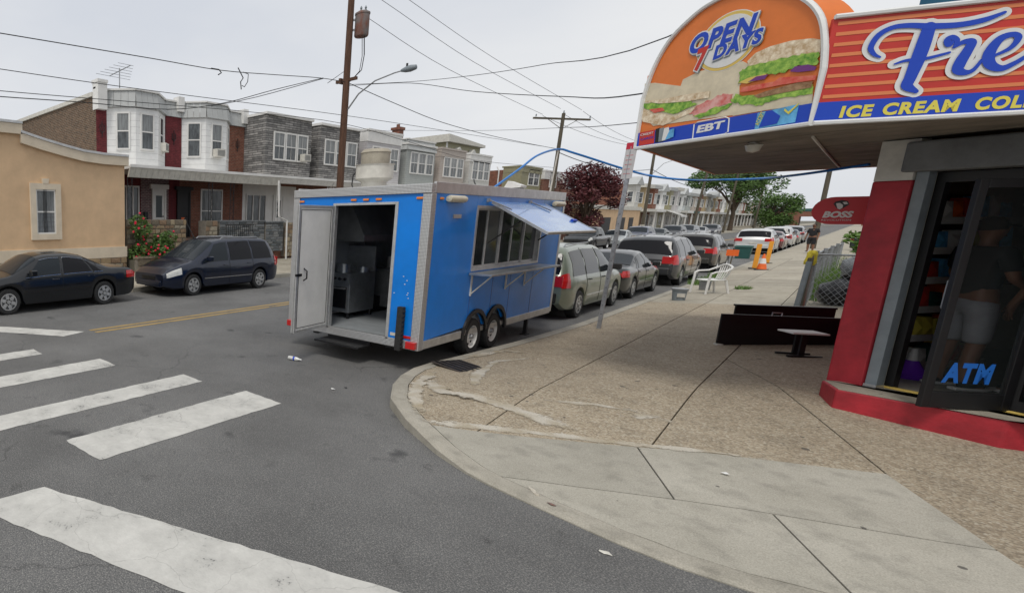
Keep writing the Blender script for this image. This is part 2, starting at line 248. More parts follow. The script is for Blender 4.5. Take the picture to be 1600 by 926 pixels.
# ---------------------------------------------------------------- mesh building
class MB:
    def __init__(s): s.v = []; s.f = []; s.m = []; s.mi = 0
    def add(s, vs, fs):
        o = len(s.v); s.v += [tuple(p) for p in vs]; s.f += [tuple(i+o for i in f) for f in fs]; s.m += [s.mi]*len(fs); return s
    def mat(s, i): s.mi = i; return s
    def box(s, x0, x1, y0, y1, z0, z1):
        return s.add([(x, y, z) for z in (z0, z1) for y in (y0, y1) for x in (x0, x1)],
                     [(0, 2, 3, 1), (4, 5, 7, 6), (0, 1, 5, 4), (2, 6, 7, 3), (0, 4, 6, 2), (1, 3, 7, 5)])
    def obox(s, o, a, b, c):
        """parallelepiped: origin + three edge vectors (right handed)"""
        o, a, b, c = map(Vector, (o, a, b, c)); n = len(s.v)
        return s.add([o+a*i+b*j+c*k for k in (0, 1) for j in (0, 1) for i in (0, 1)],
                     [(0, 2, 3, 1), (4, 5, 7, 6), (0, 1, 5, 4), (2, 6, 7, 3), (0, 4, 6, 2), (1, 3, 7, 5)])
    def cyl(s, p0, p1, r0, r1=None, n=12, cap=True):
        p0, p1 = Vector(p0), Vector(p1); r1 = r0 if r1 is None else r1
        d = (p1-p0).normalized(); a = d.orthogonal().normalized(); b = d.cross(a)
        vs = [p+(a*math.cos(t)+b*math.sin(t))*r for p, r in ((p0, r0), (p1, r1)) for t in [2*math.pi*i/n for i in range(n)]]
        fs = [(i, (i+1) % n, n+(i+1) % n, n+i) for i in range(n)]
        if cap: fs += [tuple(range(n-1, -1, -1)), tuple(range(n, 2*n))]
        return s.add(vs, fs)
    def tube(s, pts, r, n=6):
        pts = [Vector(p) for p in pts]; rr = r if isinstance(r, (list, tuple)) else [r]*len(pts)
        vs = []; prev = None
        for i, p in enumerate(pts):
            d = (pts[min(i+1, len(pts)-1)]-pts[max(i-1, 0)]).normalized()
            a = d.orthogonal().normalized() if prev is None else (prev-d*prev.dot(d)).normalized()
            prev = a; b = d.cross(a)
            vs += [p+(a*math.cos(2*math.pi*k/n)+b*math.sin(2*math.pi*k/n))*rr[i] for k in range(n)]
        fs = [(i*n+k, i*n+(k+1) % n, (i+1)*n+(k+1) % n, (i+1)*n+k) for i in range(len(pts)-1) for k in range(n)]
        fs += [tuple(range(n-1, -1, -1)), tuple((len(pts)-1)*n+k for k in range(n))]
        return s.add(vs, fs)
    def prism(s, poly, o, ex, ey, ez):
        """2-D polygon (counter-clockwise in ex, ey) extruded along vector ez"""
        o, ex, ey, ez = map(Vector, (o, ex, ey, ez)); n = len(poly)
        vs = [o+ex*a+ey*b for a, b in poly]; vs += [p+ez for p in vs]
        return s.add(vs, [tuple(range(n-1, -1, -1)), tuple(range(n, 2*n))]+[(i, (i+1) % n, n+(i+1) % n, n+i) for i in range(n)])
    def lathe(s, prof, o, axis, n=24, closed=False):
        o = Vector(o); ax = Vector(axis).normalized(); a = ax.orthogonal().normalized(); b = ax.cross(a); k = len(prof)
        vs = [o+ax*h+(a*math.cos(2*math.pi*i/n)+b*math.sin(2*math.pi*i/n))*r for i in range(n) for r, h in prof]
        m = k if closed else k-1
        return s.add(vs, [(i*k+j, ((i+1) % n)*k+j, ((i+1) % n)*k+(j+1) % k, i*k+(j+1) % k) for i in range(n) for j in range(m)])
    def grid(s, P):
        r, c = len(P), len(P[0]); return s.add([p for row in P for p in row], [(i*c+j, i*c+j+1, (i+1)*c+j+1, (i+1)*c+j) for i in range(r-1) for j in range(c-1)])
    def build(s, name, mat, parent=None, smooth=False, bevel=0, ang=35, solid=0):
        me = bpy.data.meshes.new(name); me.from_pydata(s.v, [], s.f)
        mats = mat if isinstance(mat, (list, tuple)) else [mat]
        for q in mats: me.materials.append(K[q] if isinstance(q, str) else q)
        if len(mats) > 1: me.polygons.foreach_set('material_index', s.m)
        if smooth: me.shade_smooth(); me.set_sharp_from_angle(angle=R(ang))
        me.update(); o = bpy.data.objects.new(name, me); C.objects.link(o)
        if parent: o.parent = parent
        if solid: q = o.modifiers.new('solid', 'SOLIDIFY'); q.thickness = solid; q.offset = -1
        if bevel: q = o.modifiers.new('bevel', 'BEVEL'); q.width = bevel; q.segments = 2; q.limit_method = 'ANGLE'
        return o
def tag(o, label, cat, group=None):
    o['label'] = label; o['category'] = cat
    if group: o['group'] = group
    return o
def struct(o): o['kind'] = 'structure'; return o
def thing(name, label, cat, loc=(0, 0, 0), rz=0, group=None):
    o = bpy.data.objects.new(name, None); C.objects.link(o); o.empty_display_size = .2
    o.location = loc; o.rotation_euler = (0, 0, rz); return tag(o, label, cat, group)
def copy_tree(o, parent=None):
    c = o.copy(); C.objects.link(c); c.parent = parent
    for ch in o.children: copy_tree(ch, c)
    return c
def text_mesh(s, o, ex, ez, w, h, mat, name, parent, bold=0, shear=0, depth=.004, lift=0, fit=None, space=1.0):
    """lettering fitted to width w (or None) and height h on the plane o + ex, ez"""
    def raw(off):
        cu = bpy.data.curves.new('t', 'FONT'); cu.body = s; cu.size = 1; cu.offset = off; cu.shear = shear; cu.space_character = space; cu.extrude = .5; cu.resolution_u = 4
        t = bpy.data.objects.new('t', cu); C.objects.link(t)
        dg = bpy.context.evaluated_depsgraph_get(); me = bpy.data.meshes.new_from_object(t.evaluated_get(dg))
        bpy.data.objects.remove(t); bpy.data.curves.remove(cu)
        xs = [v.co.x for v in me.vertices]; ys = [v.co.y for v in me.vertices]; return me, min(xs), max(xs), min(ys), max(ys)
    me, x0, x1, y0, y1 = raw(bold)
    if fit is not None: q, x0, x1, y0, y1 = raw(fit); bpy.data.meshes.remove(q)
    sy = h/(y1-y0); sx = sy if w is None else w/(x1-x0)
    o, ex, ez = Vector(o), Vector(ex).normalized(), Vector(ez).normalized(); n = ex.cross(ez)
    for v in me.vertices:
        a, b, c = v.co; v.co = o+ex*((a-x0)*sx)+ez*((b-y0)*sy)+n*((c+.5)*depth+lift)
    me.name = name; me.materials.append(K[mat]); ob = bpy.data.objects.new(name, me); C.objects.link(ob); ob.parent = parent; return ob
# pixel of the photograph -> direction from the camera (used to place wires and far things on known planes)
def ray(u, v):
    r = (u-235)/820; y = (490-v)/820
    z = y*math.cos(PITCH)-math.sin(PITCH); f = math.cos(PITCH)+y*math.sin(PITCH)
    return Vector((r*math.cos(YAW)-f*math.sin(YAW), f*math.cos(YAW)+r*math.sin(YAW), z))
def gz(u, v, z=0.0): d = ray(u, v); t = (z-CAM_H)/d.z; return Vector((d.x*t, d.y*t, z))
def atx(u, v, x): d = ray(u, v); t = x/d.x; return Vector((x, d.y*t, CAM_H+d.z*t))
# ---------------------------------------------------------------- ground, roads, pavements
import bmesh
# kerb outline of the corner, from far up the street round to the side street
OUT = [(-3.45, 600), (-3.45, 46), (-3.45, 14), (-3.6, 11), (-3.77, 9.2), (-3.86, 8.4), (-3.87, 7.9), (-3.78, 7.4), (-3.6, 6.85), (-3.3, 6.25), (-2.84, 5.75), (-2.29, 5.32), (-1.93, 5.12), (-1.69, 5.04), (-1.28, 4.95), (-.79, 4.85), (-.43, 4.83), (-.09, 4.88), (.4, 5.06), (1, 5.4), (60, 40.4)]
def hk(x, y): return .13 if y > 7 and x < 0 else .015+.115*max(0, min(1, (-1.65-x)/1.5))**.8
KP = []
for (x0, y0), (x1, y1) in zip(OUT[2:-1], OUT[3:]):
    k = max(1, int(math.hypot(x1-x0, y1-y0)/.6)) if x1 < 30 else 40
    KP += [(x0+(x1-x0)*i/k, y0+(y1-y0)*i/k) for i in range(k)]
KP = [(x, y, hk(x, y)) for x, y in KP]
def pz(x, y):
    """surface height of the store-side pavement"""
    z = .13+.085*(x+3.45)
    if y < 16: z = min(z, min(h+.085*math.hypot(x-a, y-b) for a, b, h in KP))
    return max(.012, min(z, .42))
def gp(u, v):
    p = gz(u, v, .15)
    for _ in range(8): p = gz(u, v, pz(p.x, p.y))
    return (p.x, p.y)
def lz(x, y): return .14+.075*max(0, min(3.6, -14.1-x))
def split(poly, p, n):
    """keep the part of poly on the side n points to"""
    out = []; d = [(q[0]-p[0])*n[0]+(q[1]-p[1])*n[1] for q in poly]
    for i, q in enumerate(poly):
        j = (i+1) % len(poly); e = poly[j]
        if d[i] >= 0: out.append(q)
        if (d[i] > 0) != (d[j] > 0) and abs(d[i]-d[j]) > 1e-9:
            t = d[i]/(d[i]-d[j]); out.append((q[0]+(e[0]-q[0])*t, q[1]+(e[1]-q[1])*t))
    return out
def cut(cells, a, b, test=None, gap=.007):
    dx, dy = b[0]-a[0], b[1]-a[1]; l = math.hypot(dx, dy); n = (-dy/l, dx/l); res = []
    for c in cells:
        cx = sum(q[0] for q in c)/len(c); cy = sum(q[1] for q in c)/len(c)
        if test and not test(cx, cy): res.append(c); continue
        for s in (1, -1):
            k = split(c, (a[0]+n[0]*gap*s, a[1]+n[1]*gap*s), (n[0]*s, n[1]*s))
            if len(k) > 2: res.append(k)
    return res
def slab(poly, zf, name, mat, parent, step=.6, thick=.09, lift=0.0):
    bm = bmesh.new(); bm.faces.new([bm.verts.new((x, y, 0)) for x, y in poly])
    xs = [q[0] for q in poly]; ys = [q[1] for q in poly]
    if max(xs)-min(xs) < 30 and max(ys)-min(ys) < 60:
        for ax, lo, hi in ((0, min(xs), max(xs)), (1, min(ys), max(ys))):
            k = math.ceil(lo/step)
            while k*step < hi:
                co = [0, 0, 0]; no = [0, 0, 0]; co[ax] = k*step; no[ax] = 1
                bmesh.ops.bisect_plane(bm, geom=bm.verts[:]+bm.edges[:]+bm.faces[:], plane_co=co, plane_no=no); k += 1
    bmesh.ops.recalc_face_normals(bm, faces=bm.faces[:])
    if bm.faces[:] and sum(f.normal.z*f.calc_area() for f in bm.faces) < 0: bmesh.ops.reverse_faces(bm, faces=bm.faces[:])
    for v in bm.verts: v.co.z = zf(v.co.x, v.co.y)+lift
    if thick:
        edges = [e for e in bm.edges if e.is_boundary]
        r = bmesh.ops.extrude_edge_only(bm, edges=edges)
        for v in r['geom']:
            if isinstance(v, bmesh.types.BMVert): v.co.z -= thick
    me = bpy.data.meshes.new(name); bm.to_mesh(me); bm.free(); me.materials.append(K[mat])
    o = bpy.data.objects.new(name, me); C.objects.link(o); o.parent = parent; return o
def sheet(name, poly, z, mat, parent=None):
    m = MB(); m.add([(x, y, z) for x, y in poly], [tuple(range(len(poly)))]); return m.build(name, mat, parent)
struct(sheet('ground', [(-900, -500), (900, -500), (900, 1500), (-900, 1500)], -.06, 'earth'))
road = struct(sheet('road', [(-14.3, -120), (60, -120), (60, 40.2), (1, 5.5), (-2, 6.2), (-3.3, 8), (-3.3, 600), (-14.3, 600)], 0, 'asphalt'))
def offset(line, d):
    r = []
    for i, p in enumerate(line):
        a = Vector(line[max(i-1, 0)]); b = Vector(line[min(i+1, len(line)-1)]); t = (b-a).normalized(); r.append((p[0]-t.y*d, p[1]+t.x*d))
    return r
IN = offset(OUT, .19); IN[0] = (-3.26, 600); IN[-1] = (60, 40.62); IN[1] = (-3.26, 46)
pav = struct(sheet('pavement', IN+[(60, 60), (2.6, 60), (2.6, 600)], .02, 'joint'))
m = MB(); n = len(OUT); mid = offset(OUT, .03)
for i in range(n-1):
    q = [(OUT[i], -.04), (OUT[i], None), (mid[i], 1), (IN[i], 1), (IN[i], -.04)]
    def col(j):
        o, md, nn = OUT[j], mid[j], IN[j]; z = pz(*nn); return [(*o, -.04), (*o, max(.006, z-.022)), (*md, z+.001), (*nn, z+.003), (*nn, -.04)]
    a, b = col(i), col(i+1)
    for k in range(4): m.add([a[k], a[k+1], b[k+1], b[k]], [(0, 3, 2, 1)])
m.build('kerb', 'kerb', pav)
P = [q for q in offset(OUT, .2)[1:-1]]; P[0] = (-3.25, 46)
P = P+[(9, 10.35), (9, 16), (2.6, 16), (2.6, 46)]
S0, S1 = gp(650, 660), gp(1385, 740)              # line of the pale cement strip
J = S1; J2 = gp(1600, 888); J0 = gp(1280, 655); jn = (-(J2[1]-J[1]), J2[0]-J[0]); jn = (-jn[0], -jn[1]) if jn[0]*(-2-J[0])+jn[1]*(5-J[1]) < 0 else jn; sl = (S1[0]-S0[0], S1[1]-S0[1])
sm = split(split(P, S0, (sl[1], -sl[0])), J, jn); ag1 = split(P, S0, (-sl[1], sl[0])); ag2 = split(split(P, S0, (sl[1], -sl[0])), J, (-jn[0], -jn[1]))
j3a, j3b = gp(785, 744), gp(1600, 865); smc = cut([sm], j3a, j3b); side = lambda x, y: (x-j3a[0])*(j3b[1]-j3a[1])-(y-j3a[1])*(j3b[0]-j3a[0]) < 0
smc = cut(smc, gp(995, 697), gp(1057, 784), side); smc = cut(smc, gp(1215, 810), gp(1330, 926), lambda x, y: not side(x, y))
for c in smc: slab(c, pz, 'slab', 'conc', pav)
j1x, j2x = gp(900, 578)[0], gp(1075, 622)[0]; agc = cut([ag1], (j1x, 0), (j1x, 60)); agc = cut(agc, (j2x, 0), (j2x, 60)); agc = cut(agc, J0, J, lambda x, y: x > j2x)
for yy in (10.2, 13.1, 16.4, 19.3, 22.4, 25.4, 28.4, 31.4, 34.4, 37.4, 40.4, 43.4): agc = cut(agc, (-9, yy), (20, yy), (lambda x, y: x < -.95) if yy < 14 else None)
agc += cut([ag2], (.87, 6.2), (4, 8.6))
for c in agc:
    cy = sum(q[1] for q in c)/len(c); slab(c, pz, 'slab', 'agg' if cy < 20 else 'oldconc', pav)
far = [(-3.25, 46), (2.6, 46), (2.6, 600), (-3.25, 600)]; slab(far, pz, 'slab', 'oldconc', pav)
def ragged(line, w0, w1, seed, k=5):
    rnd = random.Random(seed); a = []; b = []
    for i in range(len(line)-1):
        p, q = Vector(line[i]), Vector(line[i+1]); t = (q-p).normalized(); nn = Vector((-t.y, t.x)); steps = max(2, int((q-p).length*k))
        for j in range(steps):
            f = (i+j/steps)/(len(line)-1); w = (w0+(w1-w0)*f)*(.65+.7*rnd.random()); c = p.lerp(q, j/steps)
            a.append(tuple(c+nn*w)); b.append(tuple(c-nn*w*.9))
    return [a, b]
def patch(line, w0, w1, seed, mat='cement', lift=.005):
    a, b = ragged(line, w0*1.25, w1*1.25, seed, 9); m = MB(); fr = (0, .25, .5, .75, 1); fd = (0, .62, 1, .62, 0); P = []
    for f in fr: P.append([(p[0]+(q[0]-p[0])*f, p[1]+(q[1]-p[1])*f) for p, q in zip(a, b)])
    m.grid([[(*p, pz(*p)+lift) for p in r] for r in P]); n_ = len(a); m.f = [f[::-1] for f in m.f]
    o = m.build('cement_patch', mat, pav, smooth=True); at = o.data.attributes.new('fade', 'FLOAT', 'POINT')
    for i in range(5):
        for j in range(n_): at.data[i*n_+j].value = fd[i]*min(1, j/3+.1, (n_-1-j)/3+.1)
g_ = lambda *ps: [gp(*p) for p in ps]
patch(g_((655, 657), (720, 664), (830, 675), (950, 690), (1080, 703), (1230, 722)), .1, .03, 1)
patch(g_((665, 592), (690, 612), (760, 625), (830, 650), (930, 682)), .13, .1, 2, lift=.009)
patch(g_((682, 580), (655, 596), (646, 618), (654, 640), (672, 660)), .1, .09, 3, lift=.013)
patch(g_((740, 605), (745, 585), (775, 565), (850, 558)), .1, .05, 4); patch(g_((720, 560), (790, 548), (855, 556)), .1, .06, 5, lift=.009)
patch(g_((960, 640), (1030, 655), (1070, 675)), .16, .07, 6); patch(g_((840, 625), (930, 632), (1030, 650)), .06, .05, 8)
patch(g_((1040, 672), (1085, 690), (1160, 705)), .07, .04, 9); patch(g_((815, 748), (850, 785), (940, 830)), .03, .02, 10)
# drain plate at the corner
dp = thing('drain_cover', 'dark iron drain cover set in the kerb behind the blue trailer', 'drain cover', (-3.42, 8.45, 0), R(-25))
m = MB(); m.box(-.3, .3, -.27, .27, 0, .012); o = m.build('plate', 'rust2' if 'rust2' in K else 'black', dp)
for i in range(5):
    m = MB(); m.box(-.27, .27, -.22+i*.1, -.18+i*.1, .0121, .02); m.build('rib', 'black', dp)
dp.location.z = pz(-3.42, 8.45)+.006
# left pavement
lp = struct(sheet('pavement', [(-17.9, -60), (-14.28, -60), (-14.28, 600), (-17.9, 600)], .03, 'joint')); lp.name = 'far_pavement'
y = -4.0
while y < 60:
    for x0, x1 in ((-15.98, -14.29), (-17.7, -16.0)): slab([(x0, y), (x1, y), (x1, y+1.68), (x0, y+1.68)], lz, 'slab', 'oldconc', lp, 2)
    y += 1.7
slab([(-17.7, 60.2), (-14.29, 60.2), (-14.29, 600), (-17.7, 600)], lz, 'slab', 'oldconc', lp)
slab([(-17.7, -60), (-14.29, -60), (-14.29, -4.03), (-17.7, -4.03)], lz, 'slab', 'oldconc', lp)
m = MB()
for a, b in ((-60, 9.35), (9.75, 600)): m.box(-14.28, -14.1, a, b, -.03, .142)
m.build('kerb', 'kerb', lp)
# painted markings
RM = random.Random(2)
def marking(name, pts, mat, z=.004):
    out = []                                    # worn, slightly uneven paint edges
    for a, b in zip(pts, pts[1:]+pts[:1]):
        l = math.hypot(b[0]-a[0], b[1]-a[1]); k = max(1, int(l/.09)) if l < 30 else 1
        for i in range(k): j = .009 if k > 1 else 0; out.append((a[0]+(b[0]-a[0])*i/k+RM.uniform(-j, j), a[1]+(b[1]-a[1])*i/k+RM.uniform(-j, j)))
    return struct(sheet(name, out, z, mat))
for x0, x1, ya, yb in ((-4.84, -4.21, 2.45, 5.26), (-5.97, -5.52, 1.7, 5.07), (-7.53, -7.01, 1.2, 4.52), (-8.84, -8.41, 1.2, 3.88), (-10.3, -9.8, .7, 3.4)):
    marking('crosswalk_bar', [(x0, ya), (x1, ya+.05), (x1, yb-.02), (x0, yb)], 'white_paint')
marking('stop_line', [(-4.1, 1.42), (-3.92, 1.28), (-2.27, 1.96), (.1, 2.95), (.1, 3.75), (-1.44, 3.08), (-4.05, 1.82)], 'white_paint')
a, b, c, d = [gz(*p) for p in ((0, 510), (132, 518), (100, 525.5), (0, 517.5))]; e = (a-b)*1.6
marking('stop_line', [tuple((a+e)[:2]), tuple((d+e)[:2]), tuple(c[:2]), tuple(b[:2])], 'white_paint')
for dx in (0, .24): marking('centre_line', [(-9.72+dx, 5.55), (-9.61+dx, 5.55), (-9.61+dx, 420), (-9.72+dx, 420)], 'yellow_paint')
# ---------------------------------------------------------------- food trailer
TW, TL, TB, TT = 1.225, 5.68, .42, 2.86          # half width, length, body bottom, body top
T = thing('food_trailer', 'bright blue food trailer with silver diamond plate corners and open rear door', 'trailer', (-5.07, 7.97, 0))
def tp(m, name, mat, **k): return m.build(name, mat, T, **k)
m = MB(); m.box(-TW+.01, TW-.01, .02, TL, TB-.02, TB+.06); floor_ = tp(m, 'floor', 'alu')
# rear wall with the doorway (doorway x -.37..+.68)
DX0, DX1, DT = -.36, .69, 2.58
m = MB(); m.box(-TW+.12, DX0-.05, 0, .05, .5, 2.74); m.box(DX1+.05, TW-.12, 0, .05, .5, 2.74); m.box(DX0-.05, DX1+.05, .004, .05, DT+.04, 2.74)
rear = tp(m, 'rear_wall', 'blue')
m = MB(); m.box(DX0-.05, DX0, -.012, .07, .47, DT+.04); m.box(DX1, DX1+.05, -.012, .07, .47, DT+.04); m.box(DX0, DX1, -.012, .07, DT, DT+.04)
tp(m, 'door_frame', 'alu', bevel=.004)
m = MB(); m.box(-TW, TW, -.012, .06, .36, .498); tp(m, 'rear_sill', 'plate', bevel=.006)
m = MB(); m.box(-TW-.01, TW+.01, -.03, .09, 2.73, 2.87); tp(m, 'rear_top_trim', 'plate', bevel=.01)
for s in (-1, 1):
    m = MB(); m.box(s*(TW+.012)-(0 if s < 0 else .13), s*(TW+.012)+(.13 if s < 0 else 0), -.02, .03, .36, 2.73)
    m.box(s*(TW+.012)-(0 if s < 0 else .02), s*(TW+.012)+(.02 if s < 0 else 0), .03, .13, .36, 2.73); tp(m, 'corner_trim', 'plate', bevel=.006)
# side walls; serving hatch on the kerb side
HY0, HY1, HZ0, HZ1 = 1.55, 4.55, 1.5, 2.58
m = MB(); m.box(-TW, -TW+.05, .05, TL, .5, 2.74); tp(m, 'side_wall', 'blue')
def sidepanel(y0, y1, z0, z1): m = MB(); m.box(TW-.05, TW, y0+.003, y1-.003, z0, z1); return tp(m, 'side_panel', 'blue')
AR = .43; wy = (1.93, 2.78)
def fender_poly(r):      # outline of the twin wheel opening, in (y, z)
    pts = []; lim = math.acos(min(1, (wy[1]-wy[0])/2/r))
    for k in range(12): t = math.pi-(math.pi-lim)*k/11; pts.append((wy[0]+r*math.cos(t), .33+r*math.sin(t)))
    for k in range(1, 12): t = math.pi-lim-(math.pi-lim)*k/11; pts.append((wy[1]+r*math.cos(t), .33+r*math.sin(t)))
    return pts
arch = fender_poly(AR)
m = MB()                                   # lower wall band with the wheel opening cut out
band = [(.13, .5)]+[(y, max(z, .5)) for y, z in arch if z > .5]+[(3.3, .5), (3.3, HZ0), (.13, HZ0)]
m.prism(band, (TW-.05, 0, 0), (0, 1, 0), (0, 0, 1), (.05, 0, 0)); tp(m, 'side_panel', 'blue')
for y0, y1, z0, z1 in ((3.3, 4.42, .5, HZ0), (4.42, TL, .5, HZ0), (.13, HY0, HZ0, 2.74), (HY1, TL, HZ0, 2.74), (HY0, HY1, HZ1, 2.74)): sidepanel(y0, y1, z0, z1)
for yy in (1.62, 2.5, 3.3, 4.42):
    m = MB(); m.box(TW, TW+.004, yy-.012, yy+.012, .74 if yy < 3.2 else .5, HZ0-.08); tp(m, 'panel_seam', 'blue2')
for q in ((.131, wy[0]-AR-.08), (wy[1]+AR+.08, TL-.062)): m = MB(); m.box(TW-.02, TW+.014, *q, .37, .5); tp(m, 'side_sill', 'alu', bevel=.004)
for q in ((TW-.03, TW+.012), (-TW-.012, -TW+.03)): m = MB(); m.box(*q, .091, TL+.02, 2.735, 2.9); tp(m, 'top_rail', 'alu', bevel=.006)
m = MB(); m.box(TW-.01, TW+.012, TL-.06, TL+.02, .4, 2.735); tp(m, 'front_corner_trim', 'alu')
m = MB(); m.box(-TW, TW, TL-.03, TL+.02, .4, 2.74); tp(m, 'front_wall', 'blue')
m = MB(); m.box(-TW+.03, TW-.03, .05, TL, 2.8, 2.875); tp(m, 'roof', 'alu')
m = MB(); m.box(-TW+.052, -TW+.06, .06, TL-.05, .49, 2.79); m.box(-TW+.06, TW-.06, TL-.06, TL-.05, .49, 2.79); m.box(-TW+.06, TW-.06, .06, TL-.06, 2.78, 2.79); tp(m, 'lining', 'inner')
m = MB(); m.box(-TW+.07, TW-.07, .06, TL-.07, .481, .487); tp(m, 'floor_sheet', 'inner')
# fender trim
m = MB(); a2 = fender_poly(AR+.07); k = len(arch)
for i in range(k-1):
    q = [a2[i], a2[i+1], arch[i+1], arch[i]]
    m.prism([(y, max(z, .34)) for y, z in q[::-1]], (TW-.02, 0, 0), (0, 1, 0), (0, 0, 1), (.05, 0, 0))
tp(m, 'fender', 'black')
m = MB(); m.box(TW-.5, TW-.3, wy[0]-.5, wy[1]+.5, .25, .8); m.box(-TW+.3, -TW+.5, wy[0]-.5, wy[1]+.5, .25, .8); m.box(-.9, .9, wy[0]-.06, wy[0]+.06, .26, .38); m.box(-.9, .9, wy[1]-.06, wy[1]+.06, .26, .38)
m.box(-.75, -.65, .1, TL+.7, .3, .42); m.box(.65, .75, .1, TL+.7, .3, .42); tp(m, 'chassis', 'black')
def trailer_wheel(x, y, s):
    m = MB(); m.lathe([(.2, -.09), (.3, -.1), (.325, -.07), (.33, 0), (.325, .07), (.3, .1), (.2, .09)], (x, y, .33), (s, 0, 0), 28)
    wh = m.build('wheel', 'rubber', T, smooth=True)
    m = MB(); m.lathe([(.205, .09), (.2, .07), (.19, .03), (.1, .02), (.085, .055), (0.001, .06)], (x, y, .33), (s, 0, 0), 28); m.build('rim', 'white', wh, smooth=True)
    for i in range(8):
        t = i*math.pi/4; m = MB(); c = Vector((x+s*.0305, y+.145*math.cos(t), .33+.145*math.sin(t))); m.cyl(c, c+Vector((s*.004, 0, 0)), .026, n=8); m.build('vent_hole', 'dark', wh)
    m = MB(); m.cyl((x+s*.05, y, .33), (x+s*.1, y, .33), .05, .04, 12); m.build('hub', 'steel', wh, smooth=True)
for s in (-1, 1):
    for y in wy: trailer_wheel(s*(TW-.1), y, s)
# lights and reflectors
def lens(x, y, z, w, h, d, mat, name, axis='y'):
    m = MB()
    if axis == 'y': m.box(x-w/2, x+w/2, y-d, y, z-h/2, z+h/2)
    else: m.box(x, x+d, y-w/2, y+w/2, z-h/2, z+h/2)
    return tp(m, name, mat, bevel=.008)
for x in (-1.06, -.03, .19, .41, 1.06): lens(x, 0.0, 2.665, .1, .035, .02, 'amber', 'marker_light')
lens(TW, .3, 2.66, .1, .035, .02, 'amber', 'marker_light', 'x')
for s in (-1, 1):
    lens(s*1.14, -.02, .44, .15, .11, .07, 'red_lens', 'tail_light'); lens(s*1.06, 0, .545, .2, .045, .008, 'red_lens', 'reflector')
lens(.83, -.001, .56, .12, .05, .004, 'offwhite', 'plate_sticker')
m = MB(); m.box(.9, .99, -.1, -.012, .33, 1.02)
for k in range(9): m.box(.985, 1.0, -.1, -.02, .38+k*.07, .41+k*.07)
tp(m, 'rubber_bumper', 'rubber', bevel=.005)
for y in (.62, 5.15):
    m = MB(); m.lathe([(.001, -.28), (.045, -.27), (.055, -.22), (.055, .22), (.045, .27), (.001, .28)], (TW+.04, y+.1, 2.66), (0, 1, 0), 14); tp(m, 'awning_light', 'cream', smooth=True)
m = MB(); m.box(TW, TW+.015, .72, .98, 2.37, 2.43); tp(m, 'side_vent', 'alu')
# faded lettering remains on the rear panel
for i, (x, z) in enumerate(((.9, 1.48), (.96, 1.42), (.93, 1.36), (.72, 1.2), (.77, 1.21), (.98, 1.2), (1.0, 1.15), (.99, 1.23))):
    m = MB(); m.box(x, x+.018, -.003, .001, z, z+.011); tp(m, 'chipped_paint', 'white')
# rear door leaf, swung open about its left jamb
dl = MB(); DLW = 1.0
dl.box(0, DLW, -.035, 0, .5, DT); leaf = dl.build('door', 'white', T, bevel=.004); leaf.location = (DX0-.03, -.02, 0)
ang = R(-87); leaf.rotation_euler = (0, 0, ang); leaf['label'] = 'white rear door leaf swung open'
fr = MB()
for q in ((0, .05, .5, DT), (DLW-.05, DLW, .5, DT), (.05, DLW-.05, .5, .54), (.05, DLW-.05, DT-.04, DT)): fr.box(q[0], q[1], -.05, .014, q[2], q[3])
fr.build('door_edge', 'alu', leaf, bevel=.004)
m = MB(); m.box(.07, .078, .001, .006, .57, DT-.07); m.box(DLW-.08, DLW-.072, .001, .006, .57, DT-.07); m.box(.08, DLW-.08, .001, .006, .57, .578); m.box(.08, DLW-.08, .001, .006, DT-.078, DT-.07); m.build('gasket', 'rubber', leaf)
m = MB(); m.tube([(DLW-.22, .0, 1.36), (DLW-.22, .06, 1.4), (DLW-.22, .06, 1.52), (DLW-.22, 0, 1.56)], .012); m.build('handle', 'black', leaf)
m = MB(); m.box(DLW-.13, DLW+.02, .0, .03, 1.44, 1.48); m.build('latch', 'black', leaf)
for z in (.75, 1.5, 2.3):
    m = MB(); m.cyl((-.005, .012, z), (-.005, .012, z+.12), .014, n=8); m.build('hinge', 'steel', leaf)
# rivets round the sheet edges
rv_ = MB()
for z in [.55+.12*i for i in range(18)]:
    for x in (-1.125, 1.125): rv_.lathe([(.006, 0), (.001, .004)], (x, -.021, z), (0, -1, 0), 6)
    for y in (.115, TL-.09): rv_.lathe([(.006, 0), (.001, .004)], (TW+.0005+(.012 if y < 1 else 0), y, z), (1, 0, 0), 6)
for y in [.2+.16*i for i in range(34)]:
    rv_.lathe([(.006, 0), (.001, .004)], (TW+.0125, y, 2.76), (1, 0, 0), 6)
o = tp(rv_, 'rivets', 'steel'); o['kind'] = 'stuff'
# fold-down step
m = MB(); m.box(-.42, .42, -.32, .1, .27, .3); m.box(-.4, .4, .05, .1, .3, .37); tp(m, 'step', 'black')
# windows behind the hatch
m = MB(); e = .05
for q in ((HY0, HY1, HZ0, HZ0+e), (HY0, HY1, HZ1-e, HZ1), (HY0, HY0+e, HZ0+e, HZ1-e), (HY1-e, HY1, HZ0+e, HZ1-e)): m.box(TW-.09, TW+.012, *q)
tp(m, 'hatch_frame', 'alu')
ys = [HY0+e, 2.18, 2.75, 3.28, 3.85, HY1-e]
for i in range(5):
    m = MB(); a, b = ys[i], ys[i+1]; t = .028; x = TW-.07-(i % 2)*.02
    for q in ((a, b, HZ0+e, HZ0+e+t), (a, b, HZ1-e-t, HZ1-e), (a, a+t, HZ0+e+t, HZ1-e-t), (b-t, b, HZ0+e+t, HZ1-e-t)): m.box(x, x+.018, *q)
    f = tp(m, 'sliding_window', 'alu')
    m = MB(); m.box(x+.006, x+.01, a+t, b-t, HZ0+e+t, HZ1-e-t); m.build('pane', 'clear' if i in (0, 2) else 'glass3', f)
